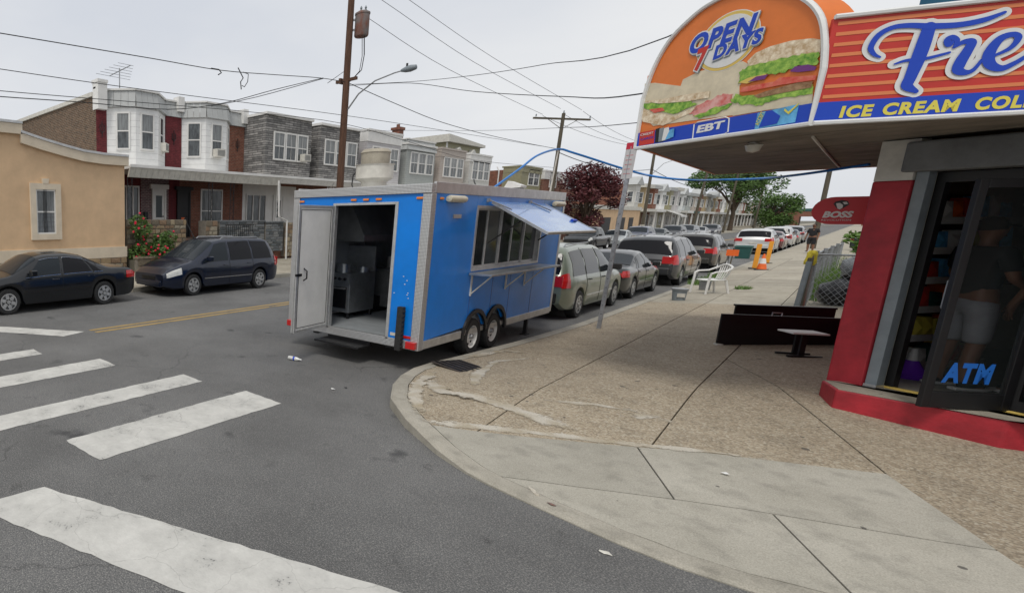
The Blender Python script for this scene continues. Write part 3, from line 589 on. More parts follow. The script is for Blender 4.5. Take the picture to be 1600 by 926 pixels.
# shelf and brackets
m = MB(); m.box(TW+.012, TW+.36, HY0-.08, HY1+.1, 1.44, 1.475); tp(m, 'serving_shelf', 'counter', bevel=.004)
for y in (HY0+.05, 3.05, HY1-.6):
    m = MB(); m.box(TW, TW+.02, y, y+.03, 1.08, 1.44); m.tube([(TW+.02, y+.015, 1.12), (TW+.3, y+.015, 1.43)], .012); tp(m, 'shelf_bracket', 'offwhite')
# raised hatch flap, hinged above the windows
fl = MB(); fy0, fy1 = 2.03, 4.5; ox, oz = .84, -.5; h0 = Vector((TW+.02, 0, 2.62)); d = Vector((ox, 0, oz)); nn = Vector((-oz, 0, ox)).normalized()
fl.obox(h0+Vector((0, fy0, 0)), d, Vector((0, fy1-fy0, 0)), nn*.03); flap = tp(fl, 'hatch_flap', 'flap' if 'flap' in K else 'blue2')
m = MB(); dn = d.normalized(); t = .03
m.obox(h0+Vector((0, fy0-.004, 0))-nn*.004, d, Vector((0, t, 0)), nn*.04); m.obox(h0+Vector((0, fy1-t+.004, 0))-nn*.004, d, Vector((0, t, 0)), nn*.04)
m.obox(h0+d-dn*.028+Vector((0, fy0, 0))-nn*.005, dn*.034, Vector((0, fy1-fy0, 0)), nn*.042); m.build('flap_edge', 'alu', flap)
m = MB(); c = h0+d*.62+Vector((0, fy1-.35, 0))+nn*.03; m.obox(c, dn*.05, (0, .22, 0), nn*.03); m.build('flap_latch', 'sblue', flap)
for y in (fy0-.12, fy1-.75):
    m = MB(); m.tube([(TW+.0, y, 2.67), (TW+.05, y+.02, 2.66), tuple(h0+d*.3+Vector((0, y+.22, 0))+nn*.05)], .011); m.box(TW-.01, TW+.04, y-.03, y+.03, 2.64, 2.7); tp(m, 'stay_bar', 'steel')
for y in (fy0+.05, fy1-.08):
    m = MB(); m.cyl((TW+.01, y, 1.95), tuple(h0+d*.55+Vector((0, y, 0))-nn*.01), .012, n=8); tp(m, 'gas_strut', 'black')
m = MB(); m.box(TW-.12, TW-.06, 4.62, 4.68, .02, .42); m.box(TW-.15, TW-.03, 4.57, 4.73, 0, .02); tp(m, 'stabiliser_jack', 'black')
m = MB(); m.box(-.06, .06, TL+.02, TL+1.2, .38, .46); m.tube([(-.7, TL+.02, .4), (-.04, TL+1.1, .4)], .04); m.tube([(.7, TL+.02, .4), (.04, TL+1.1, .4)], .04); m.cyl((0, TL+1.0, .0), (0, TL+1.0, .8), .035); tp(m, 'hitch', 'black')
# things inside the trailer
ran = thing('kitchen_range', 'stainless cooking range with black oven door inside the trailer', 'stove', (-5.95, 9.15, .487))
m = MB(); m.box(-.28, .32, -.3, .55, .12, .86); m.build('body', 'counter', ran, bevel=.006)
m = MB(); m.box(-.22, .26, -.325, -.3, .2, .6); dr = m.build('oven_door', 'black', ran)
m = MB(); m.tube([(-.2, -.33, .58), (-.2, -.37, .58), (.24, -.37, .58), (.24, -.33, .58)], .014); m.build('handle', 'alu', dr)
m = MB(); m.box(-.28, .32, -.33, -.3, .68, .84); pn = m.build('control_panel', 'counter', ran)
for i in range(5): m = MB(); m.cyl((-.2+i*.11, -.33, .76), (-.2+i*.11, -.37, .76), .028, n=10); m.build('knob', 'black', pn)
m = MB(); m.box(-.28, .32, .5, .55, .86, 1.35); m.build('backsplash', 'counter', ran)
for x, y in ((-.24, -.25), (.28, -.25), (-.24, .5), (.28, .5)): m = MB(); m.cyl((x, y, 0), (x, y, .12), .03, n=8); m.build('leg', 'black', ran)
ctr = thing('prep_counter', 'stainless prep counter with dark doors behind the cooking range', 'counter', (-5.9, 10.2, .487))
m = MB(); m.box(-.33, .3, 0, 1.9, .82, .88); m.build('worktop', 'counter', ctr, bevel=.004)
m = MB(); m.box(-.33, .27, .02, 1.9, .1, .82); m.build('cabinet', 'grey_shutter', ctr)
for i in range(3): m = MB(); m.box(.271, .285, .06+i*.62, .62+i*.62, .16, .78); q = m.build('cabinet_door', 'black', ctr)
m = MB(); m.box(-.33, -.3, 0, 1.9, .88, 1.5); m.build('backsplash', 'counter', ctr)
ctr2 = thing('serving_counter', 'steel counter below the serving windows inside the trailer', 'counter', (-4.3, 9.6, .487))
m = MB(); m.box(-.1, .35, 0, 2.9, .86, .9); m.build('worktop', 'counter', ctr2)
m = MB(); m.box(-.06, .33, .02, 2.88, 0, .86); m.build('cabinet', 'inner', ctr2)
hd = thing('range_hood', 'dark steel extractor hood hanging over the cooking range', 'hood', (-5.95, 9.3, 1.95))
m = MB(); m.prism([(-.3, 0), (.5, 0), (.5, .12), (.2, .72), (-.3, .72)], (0, -.4, 0), (1, 0, 0), (0, 0, 1), (0, 2.4, 0)); m.build('canopy', 'grey_shutter', hd); m = MB(); m.box(.5, .51, -.4, 2.0, .0, .12); m.build('lip', 'counter', hd)
for i, (x, y, r_, h_, lb) in enumerate(((-5.95, 9.1, .13, .16, 'tall steel stock pot on the cooking range'), (-5.75, 9.45, .11, .1, 'low steel pan on the cooking range'), (-5.85, 10.7, .1, .22, 'white tub standing on the prep counter'))):
    t = thing('cooking_pot' if i < 2 else 'food_tub', lb, 'pot' if i < 2 else 'tub', (x, y, .487+(.86 if i < 2 else .88))); m = MB(); m.lathe([(.001, 0), (r_, 0), (r_, h_), (r_+.01, h_), (r_-.006, h_-.004), (r_-.006, .01), (.001, .01)], (0, 0, 0), (0, 0, 1), 20); m.build('pan', 'counter' if i < 2 else 'white', t, smooth=True)
    m = MB(); m.tube([(r_, 0, h_*.7), (r_+.05, 0, h_*.75), (r_+.05, .05, h_*.75), (r_, .05, h_*.7)], .008, 5); m.build('handle', 'steel', t)
# rooftop exhaust fan
ef = thing('exhaust_fan', 'round aluminium exhaust fan standing on the trailer roof', 'exhaust fan', (-5.93, 9.9, 2.875)); ef.scale = (.78, .78, .88)
m = MB(); m.lathe([(.3, 0), (.3, .22), (.33, .24)], (0, 0, 0), (0, 0, 1), 28); m.build('base', 'offwhite', ef, smooth=True)
m = MB(); m.lathe([(.33, .24), (.44, .3), (.44, .58), (.47, .6), (.42, .6)], (0, 0, 0), (0, 0, 1), 28); m.build('bowl', 'offwhite', ef, smooth=True)
m = MB(); m.lathe([(.33, .58), (.34, .84), (.36, .86), (.3, .93), (.001, .95)], (0, 0, 0), (0, 0, 1), 28); m.build('hood', 'oldconc', ef, smooth=True)
m = MB(); m.tube([(-.46, -.05, .5), (-.56, -.05, .4), (-.58, -.05, .2), (-.5, -.05, 0)], .015); m.build('conduit', 'black', ef)
rv = thing('roof_vent', 'small white roof vent on the trailer top near its front', 'roof vent', (-4.35, 12.4, 2.875))
m = MB(); m.box(-.12, .12, -.12, .12, 0, .1); m.build('base', 'black', rv); m = MB(); m.prism([(-.15, .1), (.15, .1), (.16, .14), (-.08, .24)], (0, -.15, 0), (1, 0, 0), (0, 0, 1), (0, .3, 0)); m.build('cover', 'white', rv)
# ---------------------------------------------------------------- cars
def lerp_curve(pts, x):
    if x <= pts[0][0]: return pts[0][1]
    for (a, za), (b, zb) in zip(pts, pts[1:]):
        if x <= b:
            t = (x-a)/(b-a); return za+(zb-za)*t
    return pts[-1][1]
def smooth_curve(pts, x, w=.07):
    return sum(lerp_curve(pts, x+k*w) for k in (-1, -.5, 0, .5, 1))/5
# x runs forward from the rear bumper; belt = window sill line, roof = top outline in side view
KINDS = {
 'minivan': dict(L=5.08, W=1.96, wb=3.03, rw=1.0, r=.335, sill=.24, tumble=.17,
    belt=[(0, .86), (.12, 1.0), (3.5, .99), (4.0, .96), (4.75, .8), (5.08, .66)],
    roof=[(0, .9), (.06, 1.05), (.34, 1.62), (.6, 1.71), (1.6, 1.75), (2.7, 1.72), (3.05, 1.66), (4.05, 1.07), (4.4, 1.0), (4.85, .84), (5.08, .68)],
    glass=(3.06, 3.98), rear=(.09, .33), wins=[(.42, .55, 1.32, 1.35), (1.4, 1.43, 2.42, 2.4), (2.52, 2.5, 3.66, 3.02)], splits=[2.47, 1.37], mirror=3.42, tail=(.0, .2, .78, 1.12), head=(4.5, 4.98)),
 'sedan': dict(L=4.93, W=1.85, wb=2.8, rw=1.08, r=.325, sill=.2, tumble=.2,
    belt=[(0, .8), (.1, .93), (1.2, .93), (3.5, .87), (4.4, .76), (4.93, .58)],
    roof=[(0, .84), (.08, .97), (.25, 1.01), (.85, 1.04), (1.7, 1.39), (2.1, 1.455), (2.7, 1.45), (3.0, 1.4), (3.78, .97), (4.3, .9), (4.75, .74), (4.93, .6)],
    glass=(3.02, 3.72), rear=(.92, 1.62), wins=[(1.12, 1.55, 1.4, 1.62), (1.46, 1.68, 2.32, 2.28), (2.42, 2.38, 3.4, 2.94)], splits=[2.37, 1.3], mirror=3.22, tail=(.0, .3, .72, .92), head=(4.4, 4.86)),
 'suv': dict(L=4.75, W=1.88, wb=2.72, rw=.98, r=.36, sill=.3, tumble=.16,
    belt=[(0, .92), (.1, 1.05), (3.3, 1.03), (3.7, 1.0), (4.45, .9), (4.75, .72)],
    roof=[(0, .96), (.08, 1.1), (.4, 1.6), (.62, 1.68), (1.6, 1.72), (2.4, 1.69), (2.7, 1.62), (3.4, 1.12), (3.8, 1.06), (4.5, .96), (4.75, .75)],
    glass=(2.72, 3.34), rear=(.12, .38), wins=[(.5, .62, 1.2, 1.22), (1.28, 1.3, 2.12, 2.08), (2.2, 2.16, 3.14, 2.64)], splits=[2.15, 1.24], mirror=2.98, tail=(.0, .25, .85, 1.15), head=(4.25, 4.68)),
 'pickup': dict(L=5.5, W=1.92, wb=3.4, rw=1.1, r=.38, sill=.36, tumble=.17,
    belt=[(0, 1.0), (.05, 1.06), (4.2, 1.06), (5.2, 1.0), (5.5, .8)],
    roof=[(0, 1.02), (.05, 1.09), (1.75, 1.1), (1.85, 1.12), (2.0, 1.68), (2.3, 1.8), (3.3, 1.8), (3.5, 1.74), (4.15, 1.16), (4.5, 1.12), (5.3, 1.06), (5.5, .84)],
    glass=(3.52, 4.1), rear=(1.87, 1.99), wins=[(2.08, 2.15, 2.72, 2.7), (2.82, 2.8, 3.95, 3.46)], splits=[2.77], mirror=3.75, tail=(.0, .15, .8, 1.05), head=(5.05, 5.42)),
}
def make_car(kind, paint, name, label, loc, rz, cat, group, detail=2, tint=None, rack=False, rim='alu', scale=1.0, trim=False, clad=None):
    k = KINDS[kind]; L, W = k['L'], k['W']; xr, xf = k['rw'], k['rw']+k['wb']; A = k['r']+.055
    def hw(x):
        e = 0; 
        if x < .5: e = (1-x/.5)**2.2*.13
        if x > L-.9: e = max(e, ((x-L+.9)/.9)**2.2*.24)
        return W/2*(1-e)
    def ctrl(x):
        h = hw(x); b = smooth_curve(k['belt'], x); t = max(smooth_curve(k['roof'], x, .05), b+.012); g = t-b
        zb = k['sill']
        if x < .3: zb += (1-x/.3)**2*.16
        if x > L-.45: zb += ((x-L+.45)/.45)**2*.1
        for c in (xr, xf):
            if abs(x-c) < A: zb = max(zb, k['r']+math.sqrt(A*A-(x-c)**2))
        ht = h*.965-k['tumble']*max(0, min(g, .75))/.7-min(.06, g*.4)
        hgt = b-zb
        return [(h*.86, zb+.0), (h*.975, zb+min(.03, hgt*.1)), (h*.995, zb+hgt*.3), (h, zb+hgt*.58), (h*.992, b-min(.1, hgt*.2)), (h*.965, b), (h*.965*.5+ht*.5+.02*min(1, g/.6), b+g*.5), (ht, t-min(.075, g*.2)), (ht*.9, t-min(.02, g*.1)), (ht*.5, t+min(.02, g*.3)), (0, t+min(.03, g*.4))]
    def S(x, t):
        c = ctrl(x); i = min(int(t), len(c)-2); f = t-i; return (c[i][0]+(c[i+1][0]-c[i][0])*f, c[i][1]+(c[i+1][1]-c[i][1])*f)
    xs = set([0, L]); n = 46 if detail > 1 else 26
    for i in range(n+1): xs.add(round(L*i/n, 3))
    for c in (xr, xf):
        for i in range(13): xs.add(round(c+A*.999*math.cos(math.pi*i/12), 3))
    xs = sorted(xs); root = thing(name, label, cat, loc, rz, group); root.scale = (scale,)*3
    def at(x): return x-L/2
    m = MB(); rows = []
    for x in xs:
        c = ctrl(x); rows.append([(at(x), -y, z) for y, z in c]+[(at(x), y, z) for y, z in c[-2::-1]])
    m.grid(rows); nc = len(rows[0]); m.add(rows[0], [tuple(range(nc))]); m.add(rows[-1], [tuple(range(nc-1, -1, -1))])
    body = m.build('body', paint, root, smooth=True, ang=50)
    tint = tint or 'glass'
    m = MB(); m.box(at(.35), at(L-.4), -W/2+.24, W/2-.24, .2, .75); m.build('underbody', 'dark', root)
    # bumpers and sills in dark cladding
    def strip(x0, x1, t0, t1, off, nm, mat, par, steps=8, sides=(1, -1), fx=None):
        for s in sides:
            P = []
            for i in range(steps+1):
                x = x0+(x1-x0)*i/steps; row = []
                for tt in (t0, (t0+t1)/2, t1):
                    xx = x+(fx(tt) if fx else 0); y, z = S(xx, tt); row.append((at(xx), s*(y+off), z+(off*.4 if tt > 5 else 0)))
                P.append(row if s < 0 else row[::-1])
            m = MB(); m.grid(P); m.build(nm, mat, par, smooth=True, solid=.004)
    # side windows
    for w in k['wins']:
        xb0, xt0, xb1, xt1 = w
        for s in (1, -1):
            P = []
            for i in range(7):
                row = []
                for f in (0, .27, .494, .75, 1):
                    x = (xb0+(xb1-xb0)*i/6)*(1-f)+(xt0+(xt1-xt0)*i/6)*f; y, z = S(x, 5.12+1.78*f); row.append((at(x), s*(y+.006), z))
                P.append(row if s < 0 else row[::-1])
            m = MB(); m.grid(P); m.build('window', tint if xb0 < 2.2 else 'glass', root, smooth=True)
            if trim:
                pts = [p[0] if s < 0 else p[-1] for p in P]; tops = [p[-1] if s < 0 else p[0] for p in P]
                m = MB(); m.tube([(a, b+s*.004, c) for a, b, c in pts], .009, 5); m.build('window_trim', 'chrome', root, smooth=True)
                m = MB(); m.tube([(a, b+s*.004, c) for a, b, c in tops], .011, 5); m.build('window_trim', 'chrome', root, smooth=True)
    # windscreen and rear window lie on the sloping part of the roof surface
    for nm, (x0, x1), mt, mg in (('windscreen', k['glass'], 'glass', .05), ('rear_window', k['rear'], tint, .04)):
        P = []
        for i in range(7):
            x = x0+(x1-x0)*i/6; c = ctrl(x); row = []
            for t in (7.25, 8, 9, 10): y, z = S(x, t); row.append((y, z))
            P.append([(at(x), -y, z+.008) for y, z in row]+[(at(x), y, z+.008) for y, z in row[-2::-1]])
        if nm == 'rear_window': P = [[(p[0]-.008, p[1], p[2]) for p in r] for r in P]
        m = MB(); m.grid(P); m.build(nm, mt, root, smooth=True)
    # lamps
    t0, t1, z0, z1 = k['tail']
    def tband(z, x):
        c = ctrl(x)
        for i in range(len(c)-1):
            if c[i][1] <= z <= c[i+1][1]: return i+(z-c[i][1])/max(1e-6, c[i+1][1]-c[i][1])
        return 4.9
    for s in (1, -1):
        P = []
        for i in range(6):
            x = .004+(t1+.05)*i/5; row = []
            for f in (0, .5, 1): z = z0+(z1-z0)*f; y, zz = S(x, tband(min(z, smooth_curve(k['belt'], x)+.12), x)); row.append((at(x)-.006, s*(y+.01), min(zz, z)))
            P.append(row if s < 0 else row[::-1])
        yy = S(0, tband(z0, 0))[0]; w = .3 if kind != 'pickup' else .14
        m = MB(); m.grid(P); m.box(at(-.012), at(.05), min(s*(yy+.004), s*(yy-w)), max(s*(yy+.004), s*(yy-w)), z0+.03, z1-.06); m.build('tail_light', 'red_lens', root)
        h0, h1 = k['head']; P = []
        for i in range(6):
            x = h0+(h1-h0)*i/5; row = []
            for t in (3.6, 4.3, 5.0, 5.7): y, z = S(x, t); row.append((at(x)+.004, s*(y+.007), z+.004))
            P.append(row if s < 0 else row[::-1])
        m = MB(); m.grid(P); m.build('headlight', 'clear_lens', root, smooth=True)
    yb = hw(0)*.9; yf = hw(L)*.86; zt = lerp_curve(k['belt'], L)
    m = MB(); m.box(at(-.035), at(.1), -yb, yb, .42, .66); m.build('rear_bumper', clad or paint, root, bevel=.03)
    m = MB(); m.box(at(L-.1), at(L+.035), -yf, yf, .3, .5); m.build('front_bumper', paint, root, bevel=.03)
    m = MB(); m.box(at(L-.05), at(L+.012), -yf*.55, yf*.55, .505, zt-.03); m.build('grille', 'black', root, bevel=.01)
    m = MB(); m.box(at(-.045), at(-.03), -.16, .16, .72 if kind != 'sedan' else .52, .84 if kind != 'sedan' else .64); m.build('number_plate', 'offwhite', root)
    for s in (1, -1):
        xm = k['mirror']; y, z = S(xm, 5.3); m = MB(); m.box(at(xm-.07), at(xm+.1), min(s*(y+.03), s*(y+.22)), max(s*(y+.03), s*(y+.22)), z, z+.15); m.box(at(xm), at(xm+.06), min(s*y, s*(y+.05)), max(s*y, s*(y+.05)), z+.01, z+.06); m.build('mirror', clad or paint, root, bevel=.03)
        if detail > 1:
            for sp in k['splits']:
                for q in (0.0,):
                    m = MB(); m.tube([(at(sp), s*(S(sp, t)[0]+.001), S(sp, t)[1]) for t in (1.2, 2, 3, 4, 4.9, 5.5, 6.3, 7)], .006, 4); m.build('door_gap', 'dark', root)
                y, z = S(sp+.2, 4.2); m = MB(); m.tube([(at(sp+.1), s*(y+.0), z), (at(sp+.13), s*(y+.03), z), (at(sp+.27), s*(y+.03), z), (at(sp+.3), s*y, z)], .013, 5); m.build('door_handle', clad or paint, root)
            m = MB(); m.tube([(at(x), s*(S(x, 2.2)[0]+.004), .52) for x in [xr+A+.05+(xf-xr-2*A-.1)*i/8 for i in range(9)]], .014, 4); m.build('side_moulding', 'chrome' if kind == 'minivan' else paint, root)
    if rack:
        for s in (1, -1):
            m = MB(); y = S(1.5, 8)[0]*.92; m.tube([(at(.75), s*y, S(.75, 8)[1]), (at(.85), s*y, S(.85, 8)[1]+.06), (at(2.5), s*y, S(2.5, 8)[1]+.06), (at(2.6), s*y, S(2.6, 8)[1])], .018, 6); m.build('roof_rail', 'steel', root)
    r = k['r']
    for c in (xr, xf):
        for s in (1, -1):
            y = s*(W/2-.12); m = MB()
            m.lathe([(r*.62, -.1), (r*.92, -.105), (r, -.07), (r, .07), (r*.92, .105), (r*.62, .1)], (at(c), y, r), (0, s, 0), 28); wh = m.build('wheel', 'rubber', root, smooth=True)
            m = MB(); m.lathe([(r*.66, .1), (r*.64, .085), (r*.6, .05), (r*.56, .02), (0.001, .015)], (at(c), y, r), (0, s, 0), 24); m.build('rim_barrel', 'steel' if detail > 1 else rim, wh, smooth=True)
            if detail > 1:
                m = MB()
                for i in range(6):
                    t = i*math.pi/3+.3; d = Vector((math.cos(t), 0, math.sin(t))); e = Vector((-math.sin(t), 0, math.cos(t))); o = Vector((at(c), y+s*.075, r))
                    q = [o+d*.02-e*.05, o+d*r*.63-e*.038, o+d*r*.63+e*.038, o+d*.02+e*.05]; m.add([*q, *[p+Vector((0, s*.022, 0)) for p in q]], [(0, 1, 2, 3), (7, 6, 5, 4), (0, 4, 5, 1), (1, 5, 6, 2), (2, 6, 7, 3), (3, 7, 4, 0)])
                m.lathe([(r*.66, .0), (r*.66, .03), (r*.58, .03)], (at(c), y+s*.075, r), (0, s, 0), 24); m.cyl((at(c), y+s*.07, r), (at(c), y+s*.115, r), .05, n=10)
                m.build('rim', rim, wh)
    return root
N = R(90); SO = R(-90)
GL, GR = 'cars parked along the far kerb', 'cars parked along the store-side kerb'
cp = car_paint
def place(kind, yrear, x, north): k = KINDS[kind]; return (x, yrear+(k['L']/2 if north else -k['L']/2), 0)
# far side faces the camera's side: sedan and van point down the street (towards -Y)
def by_wheels(kind, xside, yw_near, heading, s=1):
    """xside = outer face of the visible tyres, yw_near = y of the wheel nearest the camera"""
    k = KINDS[kind]; off = k['rw'] if heading > 0 else k['L']-k['rw']-k['wb']
    return yw_near-off*s+k['L']/2*s
make_car('sedan', cp((.006, .007, .009), 'black'), 'parked_car', 'glossy black sedan with chrome window trim beside the tan stucco building', (-13.4, by_wheels('sedan', 0, 4.88, -1), 0), SO, 'car', GL, trim=True, tint='glass2')
make_car('minivan', cp((.002, .007, .024), 'navy'), 'parked_car', 'dark blue minivan parked in front of the red rose bush', (-13.25, by_wheels('minivan', 0, 10.82, -1), 0), SO, 'minivan', GL, rack=True, tint='glass2')
make_car('minivan', cp((.2, .23, .17), 'sage'), 'parked_car', 'pale sage green minivan parked just ahead of the blue food trailer', (-4.85, by_wheels('minivan', 0, 15.8, 1), 0), N, 'minivan', GR, rack=True, tint='glass2', clad='rubber')
make_car('sedan', cp((.014, .014, .013), 'charcoal'), 'parked_car', 'dark charcoal sedan between the green and the grey minivan', (-4.8, by_wheels('sedan', 0, 21.1, 1, .95), 0), N, 'car', GR, scale=.95)
make_car('minivan', cp((.045, .046, .048), 'grey'), 'parked_car', 'grey minivan with wide red tail lights beside the white plastic chair', (-4.72, by_wheels('minivan', 0, 26.8, 1), 0), N, 'minivan', GR, rack=True, tint='glass2')
make_car('suv', cp((.06, .057, .05), 'bronze'), 'parked_car', 'bronze grey sport utility car parked ahead of the grey minivan', (-4.7, 36.2, 0), N, 'car', GR, rack=True, tint='glass2', detail=1)
make_car('suv', cp((.6, .6, .59), 'white'), 'parked_car', 'white sport utility car beyond the orange posts and traffic cone', (-4.5, 57.2, 0), N, 'car', GR, tint='glass2', detail=2)
for i, (y, kd, c, nm, lb) in enumerate(((64.5, 'sedan', (.12, .02, .02), 'maroon', 'dark red sedan parked ahead of the white sport utility car'), (71.5, 'minivan', (.55, .55, .54), 'white2', 'white minivan parked beyond the dark red sedan'), (79, 'sedan', (.02, .02, .022), 'black2', 'small black sedan far up the store-side kerb'), (86, 'suv', (.3, .3, .3), 'silver', 'silver sport utility car at the end of the store-side row'))):
    make_car(kd, cp(c, nm), 'parked_car', lb, (-4.5, y, 0), N, 'car', GR, detail=1)
for i, (y, kd, c, nm, lb) in enumerate(((52.5, 'pickup', (.018, .02, .022), 'ink', 'black pickup truck parked before the low tan garage'), (61, 'sedan', (.38, .4, .4), 'silver2', 'light silver sedan parked across from the bronze car'), (68, 'suv', (.1, .11, .16), 'slate', 'slate blue sport utility car on the far kerb'), (75.5, 'sedan', (.045, .055, .05), 'moss', 'dark green sedan on the far kerb near the slim lamp pole'), (83, 'suv', (.03, .03, .032), 'coal', 'black sport utility car behind the dark green sedan'), (90.5, 'minivan', (.13, .14, .15), 'lead', 'lead grey minivan far along the far kerb'), (98.5, 'sedan', (.4, .4, .4), 'pale', 'pale grey sedan far along the far kerb'), (107, 'suv', (.06, .06, .07), 'iron', 'dark grey sport utility car at the end of the far kerb row'))):
    make_car(kd, cp(c, nm), 'parked_car', lb, (-13.0, y, 0), SO, 'car', GL, detail=1)
# ---------------------------------------------------------------- houses
def V2(p, z): return (p[0], p[1], z)
def seg_axes(p0, p1):
    a = Vector((p1[0]-p0[0], p1[1]-p0[1], 0)); l = a.length; e = a/l; n = Vector((e.y, -e.x, 0)); return l, e, n
def window(par, p0, p1, z0, z1, cols=1, frame='white', glass='glass3', top=None, sash=True, t=.07, proud=.05, name='window', muntin=0):
    """sash window on the wall line p0-p1 (local plan), outward normal to the right of the line"""
    l, e, n = seg_axes(p0, p1); o = Vector((p0[0], p0[1], 0)); Z = Vector((0, 0, 1)); m = MB()
    def bar(a0, a1, c0, c1, d0, d1): m.obox(o+e*a0+n*d1+Z*c0, e*(a1-a0), n*(d0-d1), Z*(c1-c0))
    bar(0, t, z0, z1, 0, proud); bar(l-t, l, z0, z1, 0, proud); bar(t, l-t, z0, z0+t, 0, proud+.015); bar(t, l-t, z1-t, z1, 0, proud)
    for i in range(1, cols): bar(l*i/cols-t/2, l*i/cols+t/2, z0+t, z1-t, 0, proud)
    f = m.build(name, frame, par)
    for i in range(cols):
        a, b = l*i/cols+(t if i == 0 else t/2), l*(i+1)/cols-(t if i == cols-1 else t/2); zm = (z0+z1)/2
        for k, (c0, c1) in enumerate(((z0+t, zm), (zm, z1-t)) if sash else ((z0+t, z1-t),)):
            m = MB(); m.obox(o+e*a+n*(.022 if k else .012)+Z*c0, e*(b-a), n*-.006, Z*(c1-c0)); m.build('pane', (top or glass) if k else glass, f)
        if sash: m = MB(); m.obox(o+e*a+n*.04+Z*(zm-.025), e*(b-a), n*-.03, Z*.05); m.build('sash_rail', frame, f)
        for q in range(muntin):
            xx = a+(b-a)*(q+1)/(muntin+1); m = MB(); m.obox(o+e*(xx-.008)+n*.03+Z*(z0+t), e*.016, n*-.006, Z*(z1-z0-2*t)); m.build('glazing_bar', frame, f)
    return f
def door(par, p0, p1, z0, z1, mat='white', frame='white', glass=None, name='door', head=0):
    l, e, n = seg_axes(p0, p1); o = Vector((p0[0], p0[1], 0)); Z = Vector((0, 0, 1)); m = MB(); t = .09
    def bar(a0, a1, c0, c1, d0, d1): m.obox(o+e*a0+n*d1+Z*c0, e*(a1-a0), n*(d0-d1), Z*(c1-c0))
    bar(t, l-t, z0, z1-t, 0, .03); d = m.build(name, mat, par)
    m = MB(); bar(0, t, z0, z1, 0, .07); bar(l-t, l, z0, z1, 0, .07); bar(t, l-t, z1-t, z1, 0, .07)
    if head: bar(-.12, l+.12, z1, z1+head, 0, .12)
    m.build('door_frame', frame, d)
    if glass: m = MB(); bar(l*.28, l*.72, z0+.95, z1-.3, .03, .036); m.build('pane', glass, d)
    m = MB(); c = o+e*(l-.2)+n*.05+Z*(z0+1); m.cyl(c, c+n*.05, .03, n=8); m.build('handle', 'iron', d)
def prism_plan(poly, z0, z1): m = MB(); m.prism(poly, (0, 0, z0), (1, 0, 0), (0, 1, 0), (0, 0, z1-z0)); return m
def aircon(par, p, n, z, w=.55):
    n = Vector((*n, 0)).normalized(); e = Vector((-n.y, n.x, 0)); o = Vector((*p, z)); m = MB(); m.obox(o-e*w/2, n*.3, e*w, (0, 0, .36)); a = m.build('air_conditioner', 'offwhite', par)
    m = MB()
    for i in range(5): m.obox(o-e*(w/2-.05)+n*.301+Vector((0, 0, .05+i*.055)), n*.01, e*(w-.1), (0, 0, .025))
    m.build('grille', 'grey_shutter', a)
STONE_MESH = {}
def stone_mesh(mats):
    if mats in STONE_MESH: return STONE_MESH[mats]
    rnd = random.Random(3); out = []
    for mname in mats:
        for v in range(3):
            m = MB(); pts = []
            for a, b in ((-.5, -.5), (0, -.5), (.5, -.5), (.5, .5), (.05, .5), (-.5, .5)): pts.append((a*.97+rnd.uniform(-.06, .06), b*.95+rnd.uniform(-.07, .07)))
            n = len(pts); vs = [(x, 0, z) for x, z in pts]+[(x*.93, -.8-rnd.random()*.4, z*.9) for x, z in pts]+[(0, -1.25, 0)]
            fs = [(i, (i+1) % n, n+(i+1) % n, n+i) for i in range(n)]+[(n+i, n+(i+1) % n, 2*n) for i in range(n)]
            me = bpy.data.meshes.new('stone'); me.from_pydata(vs, [], fs); me.materials.append(K[mname]); me.update(); out.append(me)
    STONE_MESH[mats] = out; return out
FIELD = tuple('stone%d' % i for i in range(6)); LEDGE = tuple('ledge%d' % i for i in range(4))
def stone_wall(par, u0, u1, z0, z1, y, th, mats, sw, sh, seed=0, cap=None, name='garden_wall'):
    """wall of separate stones facing -y"""
    m = MB(); m.box(u0, u1, y, y+th, z0, z1); wl = m.build(name, 'mortar', par); ms = stone_mesh(mats); rnd = random.Random(seed); z = z0
    while z < z1-.03:
        h = min(sh*rnd.uniform(.7, 1.35), z1-z); h = z1-z if z1-z-h < sh*.4 else h; u = u0
        while u < u1-.02:
            w = min(sw*rnd.uniform(.55, 1.5), u1-u); w = u1-u if u1-u-w < sw*.35 else w
            o = bpy.data.objects.new('stone', rnd.choice(ms)); C.objects.link(o); o.parent = wl
            o.location = (u+w/2, y+.004, z+h/2); o.scale = (w-.015, .035, h-.012); u += w
        z += h
    if cap: m = MB(); m.box(u0-.03, u1+.03, y-.06, y+th+.04, z1, z1+.07); m.build('coping', cap, wl)
    return wl
def iron_post(par, u, y, z0, z1, mat='iron', w=.22):
    m = MB()
    for a in (-w/2, w/2): m.box(u+a-.012, u+a+.012, y-.012, y+.012, z0, z1)
    k = 9
    for i in range(k):
        za = z0+(z1-z0)*i/k; zb = z0+(z1-z0)*(i+1)/k; zm = (za+zb)/2
        m.tube([(u-w/2, y, za), (u+w/2*.7, y, zm-.05), (u+w/2*.7, y, zm+.05), (u-w/2, y, zb)], .008, 4)
    return m.build('porch_post', mat, par)
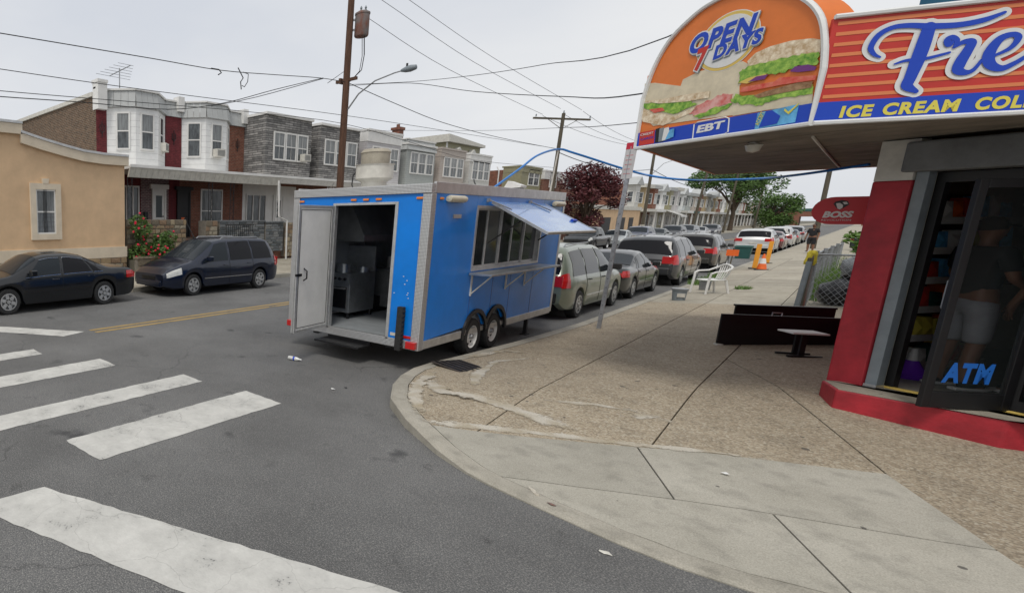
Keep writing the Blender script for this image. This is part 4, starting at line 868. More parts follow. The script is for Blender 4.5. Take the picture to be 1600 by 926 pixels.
def mansard(par, line, z0, z1, out0=.12, out1=-.02, mat='mansard', cap='white'):
    """fascia of seamed panels along a plan line, leaning back to the top"""
    for p, q in zip(line, line[1:]):
        l, e, n = seg_axes(p, q); k = max(1, round(l/.3)); o = Vector((*p, 0)); Z = Vector((0, 0, 1))
        for i in range(k):
            a, b = o+e*(l*i/k+.006), o+e*(l*(i+1)/k-.006); m = MB()
            A = [a+n*out0+Z*z0, b+n*out0+Z*z0, b+n*out1+Z*z1, a+n*out1+Z*z1]; m.add(A+[x-n*.1 for x in A], [(0, 1, 2, 3), (7, 6, 5, 4), (0, 4, 5, 1), (1, 5, 6, 2), (2, 6, 7, 3), (3, 7, 4, 0)])
            m.build('fascia_panel', mat, par)
    m = MB(); pts = [Vector((*p, 0)) for p in line]
    for p, q in zip(line, line[1:]):
        l, e, n = seg_axes(p, q); m.obox(Vector((*p, z1))+n*(out1+.07)-e*.03, e*(l+.06), -n*.2, (0, 0, .07))
    m.build('coping', cap, par)
def house_shell(name, label, y0, W, hgt, front, sidem, depth=10, cat='house', x=-20.0, group='row houses across the street', base=0):
    H = thing(name, label, cat, (x, y0, base), N, group)
    m = MB(); m.box(0, W, 0, depth, 0, hgt); m.f = [m.f[i] for i in (1, 2, 3, 4, 5)]; m.m = [2, 0, 1, 1, 1]; m.build('wall', [front, sidem, 'roof'], H); return H
def porch(H, W, yf, fl, zr, post, u0=0.0, u1=None, slat='offwhite', floor=True, fz=.42, pmat='iron'):
    u1 = u1 or W; m = MB()
    m.add([(u0, yf, zr), (u1, yf, zr), (u1, -.02, zr+.34), (u0, -.02, zr+.34), (u0, yf, zr-.1), (u1, yf, zr-.1), (u1, -.02, zr-.1), (u0, -.02, zr-.1)], [(0, 1, 2, 3), (7, 6, 5, 4), (0, 4, 5, 1), (2, 6, 7, 3), (3, 7, 4, 0), (1, 5, 6, 2)]); rf = m.build('porch_roof', 'white', H)
    k = max(2, round((u1-u0)/.28))
    for i in range(k):
        a, b = u0+(u1-u0)*i/k+.005, u0+(u1-u0)*(i+1)/k-.005; m = MB(); m.add([(a, yf-.02, zr-.06), (b, yf-.02, zr-.06), (b, yf+.12, zr-fz), (a, yf+.12, zr-fz), (a, yf+.05, zr-.06), (b, yf+.05, zr-.06), (b, yf+.2, zr-fz), (a, yf+.2, zr-fz)], [(3, 2, 1, 0), (4, 5, 6, 7), (0, 1, 5, 4), (7, 6, 2, 3), (0, 4, 7, 3), (1, 2, 6, 5)]); m.build('fascia_panel', slat, rf)
    m = MB(); m.box(u0, u1, yf-.06, yf-.02, zr-.05, zr+.06); m.build('gutter', 'white', rf)
    if floor: m = MB(); m.box(0, W, yf+.2, -.002, .2, fl); m.build('porch_floor', 'brick', H)
    for u in post: iron_post(H, u, yf+.2, fl, zr-fz, pmat)
# 1: white bay, brown brick side wall
H1 = house_shell('row_house', 'white sided bay row house with brown brick side wall beside the tan building', 12.0, 4.6, 7.45, 'maroon', 'brickside', 11)
bay = [(.53, 0), (1.48, -.8), (2.68, -.8), (3.7, 0)]
b = prism_plan(bay[::-1][::-1], 4.55, 7.1).build('bay', 'sid_white', H1)
window(b, (.83, -.25), (1.3, -.648), 5.3, 6.85, glass='glass_mid', top='glass_light'); window(b, (1.72, -.8), (2.45, -.8), 5.3, 6.85, glass='glass_mid', top='glass_light'); window(b, (2.85, -.667), (3.35, -.274), 5.3, 6.85); aircon(b, (3.1, -.47), (.6, -.8), 5.36)
mansard(H1, [(0, 0), (.53, 0), (1.48, -.8), (2.68, -.8), (3.7, 0), (4.6, 0)], 7.05, 7.72)
m = MB(); m.box(-.03, .42, -.25, .2, 6.9, 7.95); m.box(-.06, .45, -.28, .23, 7.95, 8.07); m.build('parapet_pier', 'white', H1)
m = MB(); m.box(4.35, 4.7, -.2, .2, 7.3, 7.95); m.build('parapet_pier', 'white', H1)
m = MB(); m.box(-.08, .02, .2, 11, 7.45, 7.62); m.build('coping', 'offwhite', H1)
m = MB(); m.tube([(-.03, .4, 7.45), (-.05, 5, 7.3)], .04); 
porch(H1, 4.6, -2.5, 1.5, 4.42, (.12, 4.5))
m = MB(); m.box(2.3, 3.9, -.03, -.001, 1.5, 4.2); m.build('wall_facing', 'purple', H1)
window(H1, (1.15, -.001), (2.2, -.001), 1.7, 3.85, cols=3, sash=False, glass='glass_mid'); door(H1, (2.9, -.03), (3.72, -.03), 1.5, 3.75, 'white', 'white', 'glass3', head=.2)
m = MB(); m.box(2.42, 2.62, -.14, -.03, 2.35, 2.7); m.build('letter_box', 'iron', H1)
stone_wall(H1, -.2, 2.9, .35, 2.35, -2.5, .3, FIELD, .34, .2, 1)
for i in range(6): m = MB(); m.box(2.95, 4.05, -3.5+i*.26, -2.2, .2+.21*i, .2+.21*(i+1)); m.build('step', 'oldconc', H1)
m = MB(); m.tube([(2.98, -3.45, 1.0), (2.98, -2.3, 2.4)], .018); m.tube([(2.98, -3.45, .4), (2.98, -3.45, 1.0)], .018); m.tube([(2.98, -2.9, .8), (2.98, -2.9, 1.65)], .014); m.tube([(2.98, -2.3, 1.5), (2.98, -2.3, 2.4)], .018); m.build('stair_rail', 'iron', H1)
stone_wall(H1, 4.05, 4.75, .3, 2.3, -2.52, .5, FIELD, .3, .19, 2, name='stone_pier')
# 2: second white bay, dark red brick strip
H2 = house_shell('row_house', 'white sided bay row house between maroon and orange brick strips', 16.6, 4.35, 7.45, 'brick', 'brick_y', 11)
bay = [(.06, 0), (.92, -.8), (2.26, -.8), (3.25, 0)]
b = prism_plan(bay, 4.55, 7.1).build('bay', 'sid_white', H2)
window(b, (.27, -.195), (.76, -.651), 5.25, 6.85, glass='glass_mid'); window(b, (1.25, -.8), (1.98, -.8), 5.25, 6.85, glass='glass_mid', top='glass_light'); window(b, (2.45, -.646), (2.95, -.242), 5.25, 6.85); aircon(b, (1.62, -.85), (0, -1), 5.3)
mansard(H2, [(0, 0), (.06, 0), (.92, -.8), (2.26, -.8), (3.25, 0), (4.35, 0)], 7.05, 7.72)
m = MB(); m.box(4.05, 4.4, -.22, .2, 7.2, 7.9); m.build('parapet_pier', 'white', H2)
m = MB(); m.box(-.88, .06, -.04, -.002, 4.5, 7.06); m.build('wall_facing', 'maroon', H2)
for nm, par, u in (('wall_ornament', H1, .25), ('wall_ornament', H2, -.42), ('wall_ornament', H2, 3.8)):
    m = MB(); m.tube([(u-.1, -.07, 6.3), (u-.1, -.07, 6.05), (u, -.08, 5.95), (u+.1, -.07, 6.05), (u+.1, -.07, 6.3)], .018, 5); m.tube([(u, -.07, 6.45), (u, -.07, 5.8)], .018, 5); m.build(nm, 'iron', par)
porch(H2, 4.35, -2.5, 1.5, 4.42, (1.25,))
door(H2, (-.2, -.03), (.65, -.03), 1.5, 3.75, 'iron', 'iron', None, head=.16); m = MB(); m.box(.08, .3, -.075, -.061, 2.1, 2.45); m.build('notice', 'cone', H2)
window(H2, (1.35, -.001), (2.85, -.001), 1.7, 3.85, cols=2, glass='glass_mid'); aircon(H2, (1.75, -.05), (0, -1), 1.78, .5)
stone_wall(H2, .3, 3.3, .8, 2.25, -2.5, .3, LEDGE, .42, .11, 5, 'ledge1')
m = MB()
for i in range(14): m.box(.5+i*.13, .515+i*.13, -2.75, -2.735, .8, 2.1)
m.box(.45, 2.3, -2.76, -2.725, 2.08, 2.12); m.box(.45, 2.3, -2.76, -2.725, .9, .94); m.build('iron_fence', 'iron', H2)
# 3 and 4: grey ledge stone box bays
def box_house(label, y0, W, mat, cols, proj=1.45, group='row houses across the street', zt=7.62, cap='white', cz=(5.35, 6.75), u0=.0, wall='brick', porchfl=1.5, glass='glass_mid', top='glass_light', ww=None, ac=None, cor=.35, x=-20.0, detail=True, dep=10):
    H = house_shell('row_house', label, y0, W, zt-.3, wall, 'brick_y', dep, x=x, group=group)
    bw_ = W-.75; m = MB(); m.box(u0, bw_, -proj, -.001, 4.55, zt-.1); b = m.build('bay', mat, H)
    m = MB(); m.box(u0-.06, bw_+.06, -proj-.1, .1, zt-.12, zt); m.build('coping', cap, H)
    m = MB(); m.box(bw_+.061, W, -.1, .2, zt-.32, zt-.14); m.build('parapet', cap, H)
    if cor: m = MB(); m.box(u0-.02, bw_+.02, -proj-.05, -.01, zt-.12-cor, zt-.121); m.build('cornice', cap if cor > .4 else mat, H)
    a, c = ww or (W*.12, W*.88); c = min(c, bw_-.2)
    if cols: 
        for i in range(cols): 
            w0 = a+(c-a)*i/cols; w1 = a+(c-a)*(i+1)/cols; window(b, (w0, -proj), (w1-.06, -proj), cz[0], cz[1], glass=glass, top=top, muntin=1 if detail else 0)
    if ac: aircon(b, (ac, -proj-.03), (0, -1), cz[0]+.05)
    if detail:
        porch(H, W, -2.5, porchfl, 4.42, (.14, W-.14), slat='white', fz=.3, pmat='white')
        door(H, (W*.55, -.001), (W*.75, -.001), porchfl, 3.7, 'white', 'white', 'glass3'); window(H, (W*.06, -.001), (W*.42, -.001), 1.8, 3.7, cols=3, sash=False, glass='glass_mid')
    return H
H3 = box_house('grey ledge stone row house with three upper windows and one air conditioner', 20.95, 4.4, 'ledge', 3, ww=(.6, 3.4), ac=3.0, cor=0)
m = MB(); m.box(0.003, 4.397, -.0009, -.0004, 1.5, 4.2); m.build('wall_facing', 'white', H3)
stone_wall(H3, -1.0, .3, .8, 2.2, -2.55, .3, LEDGE, .42, .11, 6, 'ledge1'); stone_wall(H3, .5, 2.2, .5, 2.2, -2.5, .3, FIELD, .34, .2, 7)
m = MB(); m.tube([(-.35, -2.7, 4.2), (-.3, -2.75, 2.5), (.2, -2.85, 2.3), (.25, -2.85, .4)], .045); m.build('downspout', 'white', H3)
H4 = box_house('grey ledge stone row house beside the tall wooden utility pole', 25.4, 4.5, 'ledge', 3, ww=(.4, 3.6), cor=0, zt=7.55)
box_house('white and lilac sided row house behind the rooftop exhaust fan', 29.95, 4.6, 'sid_lilac', 3, ww=(.6, 3.9), cor=.6, zt=7.7, wall='maroon')
H6 = box_house('grey clapboard row house with flared grey fascia', 34.6, 4.55, 'sid_grey', 3, ww=(.5, 3.9), cor=0, zt=7.3)
mansard(H6, [(0, -.1), (0, -1.47), (3.8, -1.47)], 6.85, 7.5, .1, -.1)
H7 = box_house('beige clapboard row house with brick chimney', 39.2, 4.55, 'sid_beige', 3, ww=(.5, 3.9), cor=.5, cap='sid_beige', zt=7.35)
m = MB(); m.box(1.6, 2.2, 2.6, 3.2, 7.0, 9.2); m.box(1.52, 2.28, 2.52, 3.28, 9.2, 9.4); m.cyl((1.9, 2.9, 9.4), (1.9, 2.9, 9.65), .13); m.build('chimney', 'brick', H7)
H8 = box_house('pale clapboard row house at the end of the first terrace', 43.8, 4.5, 'sid_pale', 3, ww=(.5, 3.9), cor=.5, zt=7.3)
m = MB(); m.lathe([(.001, 0), (.2, .03), (.32, .09)], (.2, -1.8, 5.1), (.3, -1, .4), 16); m.build('satellite_dish', 'grey_shutter', H8)
# tall olive house behind, with dormers
HO = thing('tall_house', 'tall olive clapboard house with two white dormers behind the terrace', 'house', (-27, 58, 0), N)
m = MB(); m.box(0, 8, 0, 9, 0, 10.2); m.build('wall', 'sid_olive', HO); m = MB(); m.prism([(-.3, 10.2), (8.3, 10.2), (8.3, 10.45), (-.3, 10.95)], (0, -.4, 0), (1, 0, 0), (0, 0, 1), (0, 9.8, 0)); m.build('roof', 'offwhite', HO)
for u in (1.2, 4.6):
    m = MB(); m.prism([(u, 7.2), (u+1.7, 7.2), (u+1.7, 9.2), (u+.85, 9.8), (u, 9.2)], (0, -.5, 0), (1, 0, 0), (0, 0, 1), (0, .499, 0)); dm = m.build('dormer', 'sid_pale', HO); window(dm, (u+.35, -.5), (u+1.35, -.5), 7.4, 9.1, glass='glass_mid')
m = MB(); m.box(-.02, .25, -.05, -.001, 0, 10.2); m.build('corner_board', 'white', HO); m = MB(); m.box(6.6, 7.4, 2, 2.8, 10.3, 11.2); m.build('chimney', 'brick', HO)
# second terrace
R1 = box_house('olive row house with brick side wall past the alley', 54.0, 5.4, 'sid_olive', 2, ww=(1.6, 4.2), cor=.45, cap='sid_olive', zt=7.0, group='second terrace')
m = MB(); m.tube([(-.05, .5, 7), (-.1, .3, 6.6), (-.1, .3, 1)], .05); m.build('downspout', 'white', R1)
R2 = box_house('red brick row house with pale cornice next to the olive house', 59.4, 5.2, 'brick', 1, ww=(1.5, 3.4), cor=.7, zt=6.9, group='second terrace'); R3 = box_house('brown brick row house half hidden by the dark red tree', 64.6, 5.2, 'brick', 2, ww=(1, 4), cor=.6, zt=6.6, group='second terrace')
# low tan garage
GA = thing('garage', 'low tan garage with dark shutters behind the black pickup', 'garage', (-18, 70, 0), N)
m = MB(); m.box(0, 23.5, 0, 8, 0, 3.5); m.build('wall', 'stucco', GA); m = MB(); m.box(-.1, 23.6, -.12, 8, 3.5, 3.95); m.build('parapet', 'offwhite', GA)
for u, w in ((2, 1.2), (6.4, 4), (13, 3.6), (18.5, 2)): m = MB(); m.box(u, u+w, -.04, -.002, .2, 2.6); m.build('shutter', 'iron', GA)
# third terrace
cols3 = ['sid_pale', 'sid_tan', 'brick', 'sid_white', 'sid_olive', 'sid_lilac', 'sid_white', 'sid_grey', 'sid_beige', 'brick', 'sid_tan']
nm3 = {'brick': 'red brick', 'sid_olive': 'olive', 'sid_pale': 'pale cream', 'sid_tan': 'yellow tan', 'sid_grey': 'grey', 'sid_white': 'white', 'sid_lilac': 'lilac white', 'sid_beige': 'beige'}
rnd = random.Random(11); y = 94.0; i = 0
while y < 265:
    W = 5.2+rnd.uniform(-.3, .5); c = cols3[i % len(cols3)]; dk = i % 4 == 1
    ordn = ['first', 'second', 'third', 'fourth', 'fifth', 'sixth', 'seventh', 'eighth', 'ninth', 'tenth', 'eleventh', 'twelfth', 'thirteenth', 'fourteenth', 'fifteenth', 'sixteenth', 'seventeenth', 'eighteenth', 'nineteenth', 'twentieth'] + ['%dth' % q for q in range(21, 60)]
    Hh = house_shell('row_house', '%s row house, %s beyond the low tan garage' % (nm3[c], ordn[i]), y, W, 6.9+rnd.uniform(-.2, .4), 'sid_white' if i == 0 else c, 'brick_y' if i == 0 else 'sid_white', 8, group='third terrace')
    zt = 7.1+rnd.uniform(-.2, .4); bay = [(.5, 0), (1.2, -.9), (W-1.9, -.9), (W-1.2, 0)]
    b = prism_plan(bay, 3.9, zt-.5).build('bay', c, Hh)
    window(b, (.62, -.154), (1.05, -.707), 4.6, 6.1, glass='glass_mid'); window(b, (1.4, -.9), (W-2.1, -.9), 4.6, 6.1, cols=2, glass='glass_mid', sash=False)
    m = MB()
    if i % 3 == 0: m.prism([(.3, zt-.5), (W-1, zt-.5), (W/2-.3, zt+.6)], (0, -1.1, 0), (1, 0, 0), (0, 0, 1), (0, 1.6, 0)); m.build('gable', 'mansard', Hh)
    else: m.box(-.02, W, -1.05, .1, zt-.5, zt); m.build('cornice', 'offwhite' if dk else 'mansard', Hh)
    m = MB(); m.box(0, W-.02, -2.6, -.002, 3.4, 3.75); m.build('porch_roof', 'green_bin' if i == 6 else 'white' if i % 2 else 'offwhite', Hh)
    for u in (.15, W-.2): m = MB(); m.box(u, u+.12, -2.5, -2.38, .9, 3.4); m.build('porch_post', 'white', Hh)
    m = MB(); m.box(0, W-.02, -2.7, -.002, 0, .9); m.build('porch_floor', 'oldconc', Hh); window(Hh, (.7, -.001), (2.6, -.001), 1.5, 3.1, cols=2, sash=False, glass='glass_mid'); door(Hh, (3.2, -.001), (4.2, -.001), .9, 3.1, 'white' if i % 2 else 'iron', 'white')
    if i == 2:
        m = MB(); m.add([(.4, -2.6, 3.6), (W-.4, -2.6, 3.6), (W-.4, -4.2, 2.9), (.4, -4.2, 2.9), (.4, -4.2, 2.7), (W-.4, -4.2, 2.7)], [(0, 3, 2, 1), (3, 4, 5, 2), (0, 1, 2, 3)]); m.build('awning', 'white', Hh, solid=.02)
    y += W; i += 1
# railway embankment closing the street
bw = thing('railway_bridge', 'brown brick railway bridge with green parapet closing the far end of the street', 'bridge', (0, 300, 0))
m = MB(); m.box(-60, 60, 0, 8, 3.4, 5.2); m.build('deck', 'brick', bw); m = MB(); m.box(-60, 60, -.1, .1, 5.2, 6.2); m.build('parapet', 'green_bin', bw)
for x in (-58, -16, 0, 30): m = MB(); m.box(x-1.2, x+1.2, 0, 8, -.06, 3.4); m.build('pier', 'brick', bw)
# tan stucco building
TA = thing('stucco_building', 'tan stucco building with stone base and one barred window', 'building', (-17.0, 11.4, 0), N)
X0 = -14.0                                   # local x runs along the street, the corner is at 0
TP = [(p.y-11.4, p.z-.16) for p in (atx(u, v, -17) for u, v in ((195, 244), (160, 241), (128, 236), (95, 227), (62, 217), (30, 206)))]; TP[0] = (0, TP[0][1]); STP = atx(28, 192, -17).z-.16
poly = [(X0, .2), (0, .2)]+TP+[(TP[-1][0], STP), (X0, STP)]
m = MB(); m.prism(poly, (0, 0, 0), (1, 0, 0), (0, 0, 1), (0, 9, 0)); m.build('wall', 'stucco', TA)
top = [(.12, TP[0][1])]+TP[1:]; topb = [(TP[-1][0]+.06, STP), (X0, STP)]
m = MB()
for (a, za), (b_, zb) in list(zip(top, top[1:]))+[tuple(topb)]:
    m.prism([(b_, zb-.2), (a, za-.2), (a, za+.12), (b_, zb+.12)], (0, -.13, 0), (1, 0, 0), (0, 0, 1), (0, 9.2, 0))
m.build('cornice', 'trim_tan', TA)
m = MB()
for (a, za), (b_, zb) in list(zip(top, top[1:]))+[tuple(topb)]: m.prism([(b_, zb+.121), (a, za+.121), (a, za+.2), (b_, zb+.2)], (0, -.16, 0), (1, 0, 0), (0, 0, 1), (0, 9.3, 0))
m.build('coping', 'alu', TA)
m = MB(); m.box(X0, .06, -.06, 9, .93, 1.33); m.build('base_band', 'trim_tan', TA)
stone_wall(TA, X0, .04, .25, .93, -.04, .2, FIELD, .4, .25, 9, name='stone_base')
m = MB(); wu0, wu1, wz0, wz1 = -3.86, -2.72, 1.66, 3.56; t = .2
for q in ((wu0, wu0+t, wz0, wz1), (wu1-t, wu1, wz0, wz1), (wu0+t, wu1-t, wz0, wz0+t), (wu0+t, wu1-t, wz1-t, wz1)): m.box(q[0], q[1], -.09, -.001, q[2], q[3])
m.prism([(wu0+.47, wz1), (wu0+.67, wz1), (wu0+.7, wz1+.16), (wu0+.44, wz1+.16)], (0, -.1, 0), (1, 0, 0), (0, 0, 1), (0, .099, 0)); sr = m.build('window_surround', 'trim_tan', TA)
wf = window(TA, (wu0+t, -.001), (wu1-t, -.001), wz0+t, wz1-t, glass='glass_light', t=.05)
for i in range(9): m = MB(); m.box(wu0+t+.05, wu1-t-.05, -.022, -.02, wz0+t+.08+i*.16, wz0+t+.1+i*.16); m.build('blind_slat', 'grey_shutter', wf)
for i in range(3): m = MB(); m.box(wu0+t+.28+i*.05, wu0+t+.295+i*.05, -.06, -.045, wz0+t, wz1-t); m.build('window_bar', 'iron', wf)
# planter, rose bush box, blue bin
pl = thing('planter_box', 'low block planter wall under the red rose bush', 'planter', (-16.6, 12.0, .25), N)
stone_wall(pl, -.4, 2.4, 0, .62, -.15, .2, ('stone3', 'stone1'), .5, .2, 4, 'pot'); m = MB(); m.box(-.4, 2.4, .06, 1.3, 0, .55); m.build('soil', 'earth', pl)
bb = thing('recycling_bin', 'blue recycling bin with red item beside the rose bush', 'bin', (-16.3, 14.1, .33))
m = MB(); m.lathe([(.2, 0), (.27, .55), (.3, .56), (.3, .6), (.26, .6), (.24, .1)], (0, 0, 0), (0, 0, 1), 4); m.build('body', 'bluebin', bb); m = MB(); m.lathe([(.001, .1), (.11, .05), (.12, 0), (.001, -.1)], (0, 0, .66), (0, 0, 1), 12); m.build('ball', 'rose', bb, smooth=True)
# antenna
an = thing('television_antenna', 'spidery television antenna on the roof of the first white row house', 'antenna', (-20.6, 13.6, 7.4))
m = MB(); m.cyl((0, 0, 0), (0, 0, 1.5), .025); m.build('mast', 'steel', an); m = MB(); m.tube([(-.5, -.2, 1.25), (.5, .25, 1.55)], .02)
m.build('boom', 'steel', an)
for i in range(6): t = -.5+i*.2; m = MB(); m.tube([(t, -.9+.1*i, 1.4+t*.3), (t, .9-.1*i, 1.4+t*.3)], .01); m.build('rod', 'steel', an)
def catmull(p, k=8):
    out = []
    for i in range(len(p)-1):
        a, b, c, d = [Vector(p[max(0, min(len(p)-1, j))]) for j in (i-1, i, i+1, i+2)]
        for j in range(k): t = j/k; out.append(.5*((2*b)+(c-a)*t+(2*a-5*b+4*c-d)*t*t+(3*b-a-3*c+d)*t**3))
    return out+[Vector(p[-1])]
# ---------------------------------------------------------------- corner store
ST = thing('corner_store', 'red and grey corner store with recessed glass door and teal upper wall', 'store', (-.03, 9.72, 0), R(-27))
ZF = .55
def sb(name, mat, *b, par=None, **k): m = MB(); m.box(*b); return m.build(name, mat, par or ST, **k)
m = MB(); m.prism([(0, 0), (.27, 0), (.27, .14), (.2, .3), (-.08, .3)], (0, 0, .22), (1, 0, 0), (0, 1, 0), (0, 0, 2.53)); m.build('pillar', 'red_paint', ST, bevel=.012)
m = MB(); m.prism([(.003, .003), (.267, .003), (.267, .14), (.2, .29), (-.07, .29)], (0, 0, 2.751), (1, 0, 0), (0, 1, 0), (0, 0, .41)); m.build('pillar_head', 'offwhite', ST)
sb('shutter_track', 'grey_paint', .275, .36, .03, .14, ZF+.002, 2.95, bevel=.004)
sb('shutter_track', 'grey_paint', 1.33, 1.43, .03, .14, ZF+.002, 2.95, bevel=.004)
sb('track_foot', 'alu', .27, .365, .02, .15, ZF+.0005, ZF+.03)
sb('jamb', 'cream', .3, .345, .145, .25, ZF+.002, 2.82)
sb('shutter_housing', 'grey_shutter', .2, 3.2, -.06, .3, 2.83, 3.13, bevel=.02)
# red painted step, its front follows the corner
W2L = Matrix.Rotation(R(27), 3, 'Z')
def loc(x, y): v = W2L @ Vector((x+.03, y-9.72, 0)); return (v.x, v.y)
stp = [loc(.05, 9.2), loc(1.02, 9.0), loc(2.2, 9.55), (3.0, .25), (.28, .25), (.02, -.1)]
m = MB(); m.prism(stp, (0, 0, .05), (1, 0, 0), (0, 1, 0), (0, 0, ZF-.055)); m.build('step', 'red_paint', ST, bevel=.015)
m = MB(); cx = sum(p[0] for p in stp)/6; cy = sum(p[1] for p in stp)/6; m.prism([(cx+(x-cx)*.985, cy+(y-cy)*.97) for x, y in stp], (0, 0, ZF-.006), (1, 0, 0), (0, 1, 0), (0, 0, .006)); m.build('step_top', 'oldconc', ST)
sb('threshold', 'gold', .345, 1.34, .14, .2, ZF, ZF+.02, bevel=.006)
# recessed aluminium frame
for q in ((.347, .41, ZF, 2.82), (1.08, 1.16, ZF, 2.82), (.41, 1.08, 2.72, 2.82), (1.32, 1.38, ZF, 2.82), (1.16, 1.32, ZF, ZF+.12), (1.16, 1.32, 2.72, 2.82)): sb('door_frame', 'black', q[0], q[1], .17, .25, q[2], q[3])
sb('side_glass', 'clear', 1.16, 1.32, .205, .211, ZF+.12, 2.72)
# open door leaf
lf = thing('_', '', '', (0, 0, 0)); bpy.data.objects.remove(lf)
LW = .66; m = MB()
for q in ((0, .06, ZF+.01, 2.71), (LW-.065, LW, ZF+.01, 2.71), (.06, LW-.065, ZF+.01, ZF+.17), (.06, LW-.065, 2.63, 2.71)): m.box(q[0], q[1], 0, .045, q[2], q[3])
dlf = m.build('door', 'black', ST, bevel=.004); dlf.location = (1.09, .17, 0); dlf.rotation_euler = (0, 0, R(-111)); dlf['label'] = 'black framed glass door leaf standing open'
m = MB(); m.box(.06, LW-.065, .019, .025, ZF+.17, 2.63); m.build('pane', 'clear', dlf)
m = MB(); m.tube([(LW-.07, -.0, 1.5), (LW-.07, -.06, 1.52), (LW-.07, -.06, 1.78), (LW-.07, 0, 1.8)], .012); m.build('handle', 'steel', dlf)
def on_leaf(s, a, z, w_, h, mat, nm, **k): return text_mesh(s, (LW-a, .0265, z), (-1, 0, 0), (0, 0, 1), w_, h, mat, nm, dlf, depth=.002, **k)
# the leaf seen from the street corner: its inner face carries the vinyl lettering
def on_leaf2(s, a, z, w_, h, mat, nm, **k): return text_mesh(s, (a, .017, z), (1, 0, 0), (0, 0, 1), w_, h, mat, nm, dlf, depth=.002, **k)
# shop interior
sb('floor', 'tilefloor', .28, 4.2, .25, 4.2, ZF-.05, ZF); wpoly_floor = [(.05, 10.4), (.42, 9.95), (1.6, 11.4), (1.6, 14), (.05, 14)]
sb('back_wall', 'offwhite', .2, 4.2, 4.2, 4.3, ZF, 3.1); sb('inner_wall', 'offwhite', 4.2, 4.3, .44, 4.3, ZF, 3.1)
# masonry shell: street front, side-street front, upper storey
m = MB(); m.add([(-.02, 9.95, .1), (-.02, 17, .1), (.04, 17, .1), (.04, 9.95, .1), (-.02, 9.95, 3.16), (-.02, 17, 3.16), (.04, 17, 3.16), (.04, 9.95, 3.16)], [(0, 4, 5, 1), (1, 5, 6, 2), (2, 6, 7, 3), (3, 7, 4, 0), (4, 7, 6, 5)])
mm = Matrix.Rotation(R(27), 4, 'Z') @ Matrix.Translation((.03, -9.72, 0)); m.v = [tuple(mm @ Vector(p)) for p in m.v]; m.build('street_wall', 'red_paint', ST)
def wpoly(pts, z0, z1, nm, mat, par=ST): m = MB(); m.prism(pts, (0, 0, z0), (1, 0, 0), (0, 1, 0), (0, 0, z1-z0)); m.v = [tuple(mm @ Vector(p)) for p in m.v]; return m.build(nm, mat, par)
wpoly([(.0, 10.0), (1.3, 9.3), (9, 13.7), (9, 17), (0, 17)], 3.2, 6.4, 'upper_wall', 'teal')
wpoly(wpoly_floor, ZF-.05, ZF-.002, 'floor', 'tilefloor')
wpoly([(.045, 13.9), (6, 13.9), (6, 14.05), (.045, 14.05)], ZF, 3.165, 'inner_wall', 'offwhite'); wpoly([(.042, 10.1), (.06, 10.1), (.06, 13.9), (.042, 13.9)], ZF, 3.165, 'inner_wall', 'offwhite')
wpoly([(1.3, 9.18), (9, 13.6), (9, 13.9), (1.25, 9.45)], .1, 3.16, 'side_street_wall', 'red_paint')
# ------------- awning
A_, B_ = Vector((-1.74, 8.39, 3.17)), Vector((-.41, 7.46, 3.17)); C_ = Vector((3.6, 9.72, 3.17)); D_ = Vector((-1.83, 14.4, 3.17))
AW = thing('store_awning', 'orange and red printed awning wrapped round the store corner', 'awning', A_)
def rel(p): return tuple(Vector(p)-A_)
eA = (B_-A_).normalized(); nA = eA.cross(Vector((0, 0, 1))); lA = (B_-A_).length; eF = (C_-B_).normalized(); nF = eF.cross(Vector((0, 0, 1))); lF = (C_-B_).length; UP = Vector((0, 0, 1))
def plane_uv(u, v, o, e, n):
    d = ray(u, v); cpos = Vector((0, 0, CAM_H)); t = (o-cpos).dot(n)/d.dot(n); q = cpos+d*t-o; return (q.dot(e), q.z)
def aw(m, nm, mat, par=None, **k): m.v = [rel(p) for p in m.v]; return m.build(nm, mat, par or AW, **k)
prof = [(0, 0), (lA, 0), (lA+.01, .45), (1.6, .68), (1.53, .9), (1.38, 1.09), (1.12, 1.26), (.83, 1.36), (.57, 1.34), (.38, 1.25), (.2, 1.1), (.07, .85), (.0, .55)]
prof = prof[:2]+[tuple(p[:2]) for p in catmull([(*q, 0) for q in prof[2:]], 4)]
m = MB(); m.prism(prof, A_, eA, UP, -nA*.03); pan = aw(m, 'end_panel', 'orange')
m = MB(); m.prism(prof[2:], A_-nA*.031, eA, UP, -nA*.28); aw(m, 'barrel_canopy', 'orange', smooth=True)
def edge(line, o, e, n, nm, r=.022, par=None): m = MB(); m.tube([o+e*a+UP*b+n*.012 for a, b in line], r, 6); return aw(m, nm, 'swhite', par)
edge(prof+[prof[0]], A_, eA, nA, 'frame_tube')
def flat(pts, o, e, n, lift, mat, nm, par): m = MB(); m.prism(pts, o+n*lift, e, UP, n*.002); return aw(m, nm, mat, par)
def ccw(p): return p if sum(a[0]*b[1]-b[0]*a[1] for a, b in zip(p, p[1:]+p[:1])) > 0 else p[::-1]
def art(zpts, lift, mat, nm, k=3.858, ox=990, oy=0): return flat(ccw([plane_uv(ox+x/k, oy+y/k, A_, eA, nA) for x, y in zpts]), A_, eA, nA, lift, mat, nm, pan)
art([(70, 505), (130, 500), (285, 520), (300, 480), (400, 430), (560, 395), (660, 370), (720, 400), (640, 520), (640, 690), (330, 730), (120, 760), (55, 700)], .002, 'bread', 'printed_bread')
art([(600, 700), (640, 600), (1085, 545), (1080, 625), (800, 665)], .004, 'bread', 'printed_plate')
art([(690, 370), (740, 320), (830, 280), (960, 245), (1080, 232), (1135, 240), (1130, 318), (1000, 335), (800, 385), (700, 405)], .006, 'bun', 'printed_bun')
